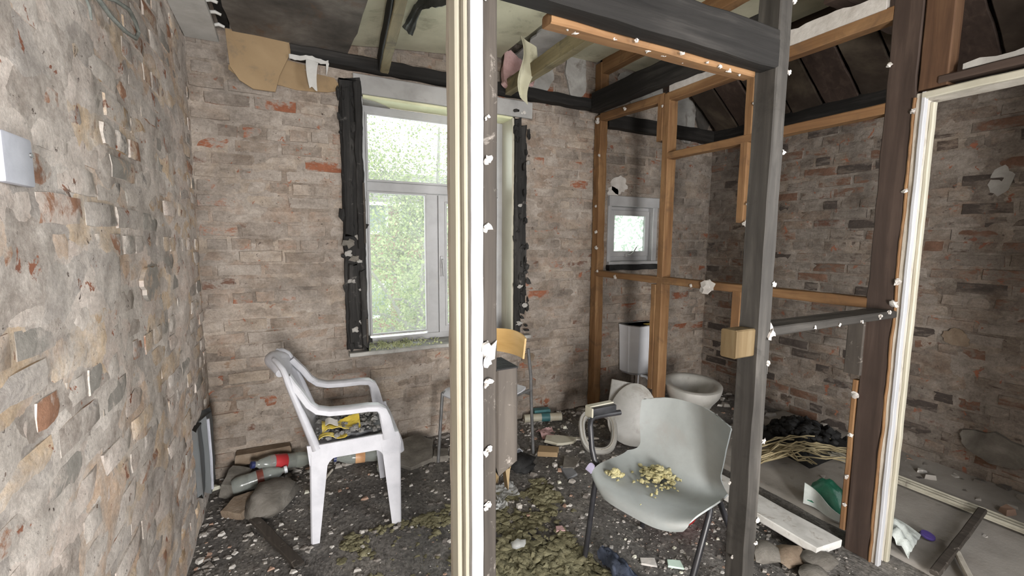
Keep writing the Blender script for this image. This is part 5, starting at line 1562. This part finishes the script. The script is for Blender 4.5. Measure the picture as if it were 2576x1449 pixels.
for k, (cx_, cy_, z) in enumerate(((1.00, 1.86, 0), (1.385, 2.13, 0.0))):
    tag(obj('white_cube', MB().bbox((cx_ - 0.012, cy_ - 0.012, 0.003), (cx_ + 0.012, cy_ + 0.012, 0.024), 0.003, Matrix.Identity(4)), M_NAIL, loc=(cx_, cy_, 0)), ('tiny white cube on the floor in front of the clear sheet', 'white cube on the floor left of the grey shell chair')[k], 'block')
slab('tile_shard', [(1.37, 1.97), (1.45, 1.99), (1.46, 2.06), (1.40, 2.10)], 0.004, 0.012, M_SLATE, 'dark grey tile shard left of the grey shell chair arm', 'tile', (4, 0), 0.002, 6)
slab('tile_shard', [(1.40, 2.07), (1.47, 2.05), (1.58, 2.14), (1.50, 2.20)], 0.004, 0.012, M_STONE, 'pale grey tile shard behind the dark one, left of the grey chair', 'tile', (0, 4), 0.002, 8)
mb = MB().lathe([(0.001, 0), (0.03, 0), (0.034, 0.006), (0.03, 0.012), (0.001, 0.014)], 16, place((1.27, 1.80, 0.03), 50, 0, -20), caps=False)
mb = MB().sheet(lambda a, b: (1.49 + 0.07 * a, 1.92 + 0.05 * b, 0.04 + 0.03 * math.sin(a * 3) * b), 8, 6, 0.004)
tag(obj('lilac_lid', mb, mottled('lilac_plastic', [(0.3, (0.42, 0.38, 0.55)), (0.65, (0.60, 0.56, 0.72))], 9, 0.4), smooth=50, loc=(1.52, 1.94, 0)), 'pale lilac plastic lid beside the arm tube of the grey chair', 'lid')
# front: navy cloth and small scraps
mb = MB()
def cloth(a, b):
    r = 0.30 * (1 - 0.25 * b)
    x = 1.125 - 0.075 * b + 0.16 * a * (0.25 + 0.75 * b) + 0.008 * math.sin(b * 9)
    y = 1.375 - 0.32 * b + 0.0 * a + 0.015 * math.sin(a * 8)
    z = 0.012 + 0.085 * math.sin(PI * min(1, 0.12 + a)) * math.sin(PI * min(1, 0.15 + b * 0.8)) + 0.028 * fbm((a * 4, b * 4, 0), 1.4, 8, 4)
    return (x, y, max(0.006, z))
mb.sheet(cloth, 34, 34, 0.006)
tag(obj('navy_cloth', mb, M_BLUE, smooth=70, loc=(1.15, 1.2, 0)), 'crumpled navy blue cloth on the floor in front of the grey shell chair', 'cloth')
slab('tile_shard', [(1.27, 1.28), (1.32, 1.24), (1.345, 1.28), (1.29, 1.31)], 0.004, 0.008, M_PLAS, 'white plaster chip in front of the red basin, by the navy cloth', 'tile', (0, 0), 0.002, 9)
slab('tile_shard', [(1.36, 1.22), (1.41, 1.18), (1.43, 1.22), (1.385, 1.25)], 0.004, 0.008, mottled('mint_chip', [(0.3, (0.38, 0.50, 0.42)), (0.6, (0.48, 0.60, 0.52))], 9), 'mint green chip on the floor between the grey chair legs', 'tile', (0, 0), 0.002, 10)
slab('tile_shard', [(1.055, 1.60), (1.095, 1.585), (1.10, 1.62), (1.07, 1.63)], 0.006, 0.018, M_PINK, 'pinkish stone chip beside the front left leg of the grey chair', 'tile', (0, 0), 0.003, 12)
mb = MB().blob((0.855, 1.60, 0.022), (0.032, 0.028, 0.022), 2, 0.4, 3)
tag(obj('glass_lump', mb, M_FILM, smooth=60, loc=(0.855, 1.6, 0)), 'crumpled clear plastic lump among the yellow wool near the white lining', 'plastic')

# cubicle floor on the right
bd = tim((-0.095, -0.31, 0.0), (0.095, 0.31, 0.035), 'y', jit=0.002)
c_ = Vector((2.03, 1.265, 0.03))
tag(obj('white_board', MBx(bd, place(c_, 0, 6, -1)), M_MARB, smooth=35, loc=c_), 'dusty white board lying across the cubicle threshold between the two posts', 'board')
t_ = thing('metal_tray', (3.0, 1.2, 0.03), 'long pale slotted metal trunking strip along the floor beside the right wall', 'strip')
obj('base', MB().bbox((2.965, 0.15, 0.024), (3.035, 1.79, 0.034), 0.003), M_TRAY, t_)
for x in (2.965, 2.995, 3.027):
    obj('ridge', tim((x, 0.15, 0.033), (x + 0.009, 1.79, 0.048), 'y', jit=0.002), M_TRAY, t_, smooth=35)
mb = tim((-0.016, -0.36, 0.0), (0.016, 0.36, 0.022), 'y', jit=0.002)
tag(obj('timber_strip', MBx(mb, place((2.62, 0.725, 0.035), 1.5, 0, -84)), M_GREYW['y'], smooth=35, loc=(2.62, 0.72, 0.03)), 'grey timber strip on the cubicle floor at the lower right', 'timber')
mb = tim((-0.012, -0.2, 0.0), (0.012, 0.2, 0.018), 'y', jit=0.002)
tag(obj('timber_strip', MBx(mb, place((2.33, 0.60, 0.025), 1, 0, -60)), M_BARE, smooth=35, loc=(2.33, 0.6, 0.02)), 'short pale stick at the bottom edge beside the right door jamb', 'timber')
mb = MB().lathe([(0.001, 0), (0.026, 0), (0.028, 0.004), (0.026, 0.012), (0.001, 0.014)], 18, place((2.55, 0.815, 0.022), 14, 0, 0), caps=False)
tag(obj('purple_cap', mb, M_PURPLE, smooth=45, loc=(2.55, 0.815, 0.02)), 'purple bottle cap on the grey cubicle floor', 'cap')
# charred heap
mb = MB()
rn = random.Random(8)
mb.grid(lambda a, b: (2.72 + 0.60 * a + 0.1 * b, 1.42 + 0.50 * b, 0.012 + 0.125 * math.sin(PI * a) ** 0.7 * math.sin(PI * b) ** 0.7 * (0.75 + 0.45 * fbm((a * 4, b * 4, 0), 1.2, 2, 4))), 34, 30)
for k in range(120):
    a, b = rn.uniform(0.12, 0.88), rn.uniform(0.12, 0.88)
    mb.blob((2.72 + 0.60 * a + 0.1 * b, 1.42 + 0.50 * b, 0.012 + 0.11 * math.sin(PI * a) ** 0.7 * math.sin(PI * b) ** 0.7), rn.uniform(0.01, 0.035), 1, 0.6, k)
tag(obj('charred_heap', mb, M_BLACK, smooth=60, loc=(3.0, 1.65, 0.01), kind='stuff'), 'black charred heap on the cubicle floor against the right wall', 'heap')
mb = MB()
for k in range(26):
    a0 = rn.uniform(-0.25, 0.25)
    L = rn.uniform(0.35, 0.75)
    p0 = Vector((2.46 + rn.uniform(-0.06, 0.06), 1.60 + rn.uniform(-0.09, 0.09), 0.02 + rn.uniform(0, 0.05)))
    pts = []
    for q in range(7):
        s = q / 6
        pts.append((p0.x + L * s * math.cos(-0.5 + a0) + 0.03 * math.sin(s * 4 + k), p0.y + L * s * math.sin(-0.5 + a0) * 0.6, p0.z + 0.09 * math.sin(PI * s) * rn.uniform(0.3, 1)))
    mb.tube(pts, [0.0045] * 6 + [0.002], 5)
tag(obj('reed_bundle', mb, M_STRAW, smooth=60, loc=(2.6, 1.55, 0.02), kind='stuff'), 'loose bundle of dry bent reeds on the cubicle floor', 'reeds')
# torn bag either side of the smoked end stud
bg = thing('torn_bag', (2.30, 1.03, 0.02), 'green and pale torn plastic bag behind the blackened end stud', 'bag')
mb = MB().sheet(lambda a, b: (2.30 + 0.13 * b + 0.05 * a, 1.20 - 0.24 * a + 0.03 * b, 0.02 + 0.15 * math.sin(PI * min(1, b * 0.8 + 0.1)) * (0.7 + 0.3 * math.sin(a * 6)) + 0.02 * fbm((a * 4, b * 4, 0), 1.5, 4, 3)), 18, 14, 0.004)
obj('green_side', mb, M_GREENBAG, bg, smooth=70)
mb = MB().sheet(lambda a, b: (2.295 + 0.012 * math.sin(a * 7), 1.215 - 0.20 * a, 0.03 + 0.11 * b * (1 - a * 0.8)), 12, 4, 0.004)
obj('white_hem', mb, M_WHITEBAG, bg, smooth=70)
mb = MB().sheet(lambda a, b: (2.34 + 0.22 * a - 0.03 * b, 0.96 - 0.17 * b + 0.04 * a, 0.02 + 0.085 * math.sin(PI * (0.1 + 0.85 * b)) * (0.6 + 0.4 * math.sin(a * 5)) + 0.03 * fbm((a * 4, b * 4, 0), 1.5, 7, 3) * (1 - a)), 20, 18, 0.004)
obj('pale_side', mb, M_WHITEBAG, bg, smooth=70)
mb = MB().sheet(lambda a, b: (2.37 + 0.16 * a, 0.985 + 0.05 * b - 0.05 * a, 0.07 + 0.05 * math.sin(PI * b) * (1 - a * 0.6)), 12, 8, 0.004)
obj('lime_print', mb, M_LIME, bg, smooth=70)
for k, (cx_, cy_, r) in enumerate(((1.78, 1.08, 0.06), (1.86, 1.02, 0.055), (1.93, 0.95, 0.06), (1.70, 1.12, 0.05), (1.83, 0.91, 0.05))):
    mb = MB().blob((cx_, cy_, r * 0.45), (r * 1.3, r, r * 0.55), 2, 0.4, 60 + k)
    tag(obj('rubble_stone', mb, (M_STONE, M_TANST)[k % 2], smooth=45, loc=(cx_, cy_, 0)), ('grey rubble stone, second from the door post, before the white board', 'tan rubble stone in the middle of the row before the white board', 'grey rubble stone nearest the blackened end stud, before the white board', 'tan rubble stone right beside the charred door post foot', 'grey rubble stone at the bottom edge, before the white board')[k], 'stone', 'rubble stones before the white board')


# fine rubble: chips of plaster, brick and glass over the floor
def chips(name, n, area_, rmin, rmax, seed, label, m=M_CHIPS, dens=None):
    rn = random.Random(seed)
    mb = MB()
    done = 0
    while done < n:
        x, y = rn.uniform(area_[0], area_[1]), rn.uniform(area_[2], area_[3])
        if dens and rn.random() > dens(x, y):
            continue
        done += 1
        r = rmin + (rmax - rmin) * rn.random() ** 3
        a = rn.uniform(0, 2 * PI)
        k = rn.choice((3, 4, 4, 5))
        h = r * rn.uniform(0.25, 0.7)
        lo, hi = [], []
        for q in range(k):
            rr = r * rn.uniform(0.6, 1.15)
            lo.append((x + rr * math.cos(a + 2 * PI * q / k), y + rr * 0.8 * math.sin(a + 2 * PI * q / k), 0.0))
            hi.append((x + rr * 0.75 * math.cos(a + 2 * PI * q / k), y + rr * 0.6 * math.sin(a + 2 * PI * q / k), h * rn.uniform(0.6, 1.2)))
        loft(mb, [lo, hi])
    return tag(obj(name, mb, m, loc=((area_[0] + area_[1]) / 2, (area_[2] + area_[3]) / 2, 0), kind='stuff'), label, 'rubble')


chips('floor_rubble', 1500, (-0.40, 1.1, 1.35, 2.84), 0.003, 0.022, 3, 'scattered plaster and brick chips on the dark floor around the white armchair', dens=lambda x, y: 1.0 if (x < 0.0 or y > 2.5) else 0.45)
chips('floor_rubble', 1500, (1.05, 2.12, 0.85, 1.75), 0.003, 0.016, 5, 'glittering chips on the floor under and around the grey shell chair', dens=lambda x, y: 0.4 + 0.6 * math.exp(-((y - 1.15) / 0.25) ** 2))
chips('floor_rubble', 900, (1.1, 2.14, 1.75, 2.84), 0.004, 0.026, 7, 'rubble between the plywood chair and the toilet seat ring', dens=lambda x, y: 0.25 + 0.75 * (y - 1.75))
chips('floor_rubble', 700, (2.2, 3.48, 0.4, 2.84), 0.004, 0.03, 9, 'rubble over the cubicle floor', dens=lambda x, y: 1.0 if (y > 1.8 or x > 3.05) else 0.12)
chips('wall_foot_rubble', 240, (-0.40, 2.15, 2.70, 2.85), 0.015, 0.045, 11, 'coarser brick and plaster rubble along the foot of the far wall', dens=lambda x, y: 1.0 if x < 0.9 or x > 1.5 else 0.5)
chips('wall_foot_rubble', 110, (-0.405, -0.30, 1.3, 2.8), 0.008, 0.028, 13, 'coarser rubble along the foot of the left wall')
chips('wall_foot_rubble', 130, (3.15, 3.49, 0.4, 2.8), 0.02, 0.06, 14, 'coarser rubble along the foot of the right wall', M_CHIPS)

# mineral wool fluff
def fluff(label, n, area_, rmin, rmax, seed, cut=-0.1, carpet=None):
    rn = random.Random(seed)
    mb = MB()
    if carpet:
        x0, x1, y0, y1 = carpet

        def fn(a, b):
            x, y = x0 + (x1 - x0) * a, y0 + (y1 - y0) * b
            e = min(a, 1 - a, b, 1 - b) * 6
            h = 0.014 + 0.030 * abs(fbm((x, y, 0), 17, seed, 3)) + 0.016 * fbm((x, y, 1), 45, seed, 4) + 0.03 * fbm((x, y, 2), 5, seed, 2)
            return (x + 0.012 * fbm((x, y, 4), 30, seed, 3), y + 0.012 * fbm((x, y, 7), 30, seed, 3), -0.012 + h * min(1, e))
        mb.grid(fn, 120, 90)
    done = 0
    while done < n:
        x, y = rn.uniform(area_[0], area_[1]), rn.uniform(area_[2], area_[3])
        f = fbm((x, y, 0), 5, seed, 3)
        if f < cut and rn.random() > 0.05:
            continue
        done += 1
        r = rn.uniform(rmin, rmax) * (0.6 if f < cut else 1)
        mb.blob((x, y, r * 0.2 + (0.012 if carpet else 0)), (r * rn.uniform(0.8, 1.8), r * rn.uniform(0.8, 1.4), r * rn.uniform(0.3, 0.6)), 1, 1.3, rn.uniform(0, 99), Matrix.Rotation(rn.uniform(0, 6), 3, 'Z'))
    return tag(obj('mineral_wool', mb, M_WOOL, smooth=80, loc=((area_[0] + area_[1]) / 2, (area_[2] + area_[3]) / 2, 0), kind='stuff'), label, 'insulation')


fluff('carpet of yellow mineral wool tufts at the bottom edge, right of the white lining', 900, (0.55, 1.10, 1.25, 1.68), 0.006, 0.020, 3, -0.3, (0.52, 1.06, 1.22, 1.62))
fluff('thinner yellow wool patches on the floor behind the white lining and before the grey chair', 750, (0.68, 1.25, 1.60, 2.06), 0.005, 0.017, 5, 0.12)
fluff('yellow-green wool patches on the floor in front of the white armchair', 380, (0.15, 0.72, 1.50, 2.02), 0.004, 0.014, 8, 0.22)

# ------------------------------------------------------------------ outside
mb = MB()
mb.grid(lambda a, b: (-25 + 60 * a, 3.4 + 50 * b, -2.6 + 0.15 * fbm((a * 20, b * 20, 0), 1, 3, 2)), 40, 40)
tag(obj('lawn', mb, M_LAWN, smooth=60, loc=(4, 20, -2.6)), 'overgrown grass outside, seen through the large window', 'lawn')
hs = thing('brick_house', (6, 18, -2.6), 'red brick house with white windows across the garden, seen through the large window', 'house')
mb = MB().box((-9, 16.2, -2.6), (18, 22, 2.75))
obj('wall', mb, M_HOUSE, hs)
obj('roof', MB().add([(-9.4, 15.8, 2.62), (18.4, 15.8, 2.62), (18.4, 19.2, 4.15), (-9.4, 19.2, 4.15), (-9.4, 22.4, 2.62), (18.4, 22.4, 2.62), (-9.4, 15.8, 2.74), (18.4, 15.8, 2.74)],
                     [(6, 7, 2, 3), (0, 1, 7, 6), (3, 2, 5, 4), (0, 6, 3, 4), (1, 5, 2, 7), (0, 4, 5, 1)]), M_ROOFT, hs)
for k in range(9):
    z = 2.80 + k * 0.143
    y = 15.95 + k * 0.34
    obj('tile_course', MB().box((-9.4, y, z - 0.02), (18.4, y + 0.36, z + 0.03), Matrix.Identity(4)), M_ROOFT, hs)
obj('gutter', MB().box((-9.4, 15.68, 2.52), (18.4, 15.82, 2.64)), M_FARWHITE, hs)
for x in (-5.2, -3.2, -0.2, 2.25, 3.68, 6.6, 8.4, 11.4, 13.2):
    for z in (1.55, -1.45):
        f_ = obj('window', ring(x, x + 1.05, z, z + 1.15, 0.10, 16.12, 16.24), M_FARWHITE, hs)
        obj('pane', MB().box((x + 0.08, 16.17, z + 0.08), (x + 0.97, 16.19, z + 1.07)), M_FARGLASS, f_)
        obj('window_lintel', MB().box((x - 0.12, 16.14, z + 1.15), (x + 1.17, 16.26, z + 1.33)), M_FARWHITE, hs)


def tree(label, base, h, crown_c, crown_r, n, seed, leaf=0.055, group=None):
    t = thing('garden_tree', base, label, 'tree')
    rn = random.Random(seed)
    b = Vector(base)
    cc = Vector(crown_c)
    mb = MB().tube([b, b.lerp(cc, 0.4) + Vector((0.1, 0, 0)), b.lerp(cc, 0.8), cc + Vector((0.1, 0, crown_r[2] * 0.5))], [0.16, 0.12, 0.08, 0.03], 10)
    obj('trunk', mb, M_BARK, t, smooth=50)
    tips = []
    for k in range(16):
        s = rn.uniform(0.25, 1.0)
        p = b.lerp(cc, s)
        d = Vector((rn.uniform(-1, 1) * crown_r[0], rn.uniform(-1, 1) * crown_r[1], rn.uniform(0.0, 1.0) * crown_r[2])) * 0.85
        mb = MB().tube([p, p + d * 0.5 + Vector((0, 0, 0.1)), p + d], [0.045, 0.026, 0.008], 7)
        obj('branch', mb, M_BARK, t, smooth=50)
        tips += [p + d * q for q in (0.35, 0.5, 0.65, 0.8, 0.95, 1.0)]
    mb = MB()
    clumps = [tuple(rn.choice(tips) + Vector((rn.gauss(0, 0.3), rn.gauss(0, 0.3), rn.gauss(0, 0.3)))) for _ in range(150)]
    for k in range(n):
        if rn.random() < 0.55:
            c = Vector(rn.choice(clumps)) + Vector((rn.gauss(0, 0.22), rn.gauss(0, 0.22), rn.gauss(0, 0.26)))
        else:
            u = Vector((rn.gauss(0, 1), rn.gauss(0, 1), rn.gauss(0, 1))).normalized() * rn.random() ** 0.45
            c = cc + Vector((u.x * crown_r[0], u.y * crown_r[1], u.z * crown_r[2]))
            if c.z > 1.9 and rn.random() < 0.30:
                continue
        L = leaf * rn.uniform(0.6, 1.25)
        d = Vector((rn.uniform(-1, 1), rn.uniform(-1, 1), rn.uniform(-1.2, 0.5))).normalized()
        s = d.cross(Vector((rn.uniform(-1, 1), rn.uniform(-1, 1), rn.uniform(-1, 1)))).normalized() * L * 0.36
        q = d.cross(s).normalized() * L * 0.12
        mb.add([c, c + d * L * 0.45 + s + q, c + d * L, c + d * L * 0.45 - s + q], [(0, 1, 2), (0, 2, 3)])
    obj('foliage', mb, M_LEAF, t, kind='stuff')
    return t


tree('leafy birch tree close outside the large window, behind its lower panes', (1.9, 7.6, -2.6), 6, (2.1, 7.6, 0.3), (2.0, 1.5, 2.5), 14500, 5)
tree('taller thin birch tree farther out, its branches against the white sky', (3.9, 12.4, -2.6), 8, (3.9, 12.4, 2.6), (3.4, 1.5, 3.8), 30000, 9, 0.08)
tree('broad leafy tree outside the small toilet window', (8.4, 8.6, -2.6), 6, (8.4, 8.6, 0.8), (2.4, 1.8, 2.4), 7000, 14, 0.09)
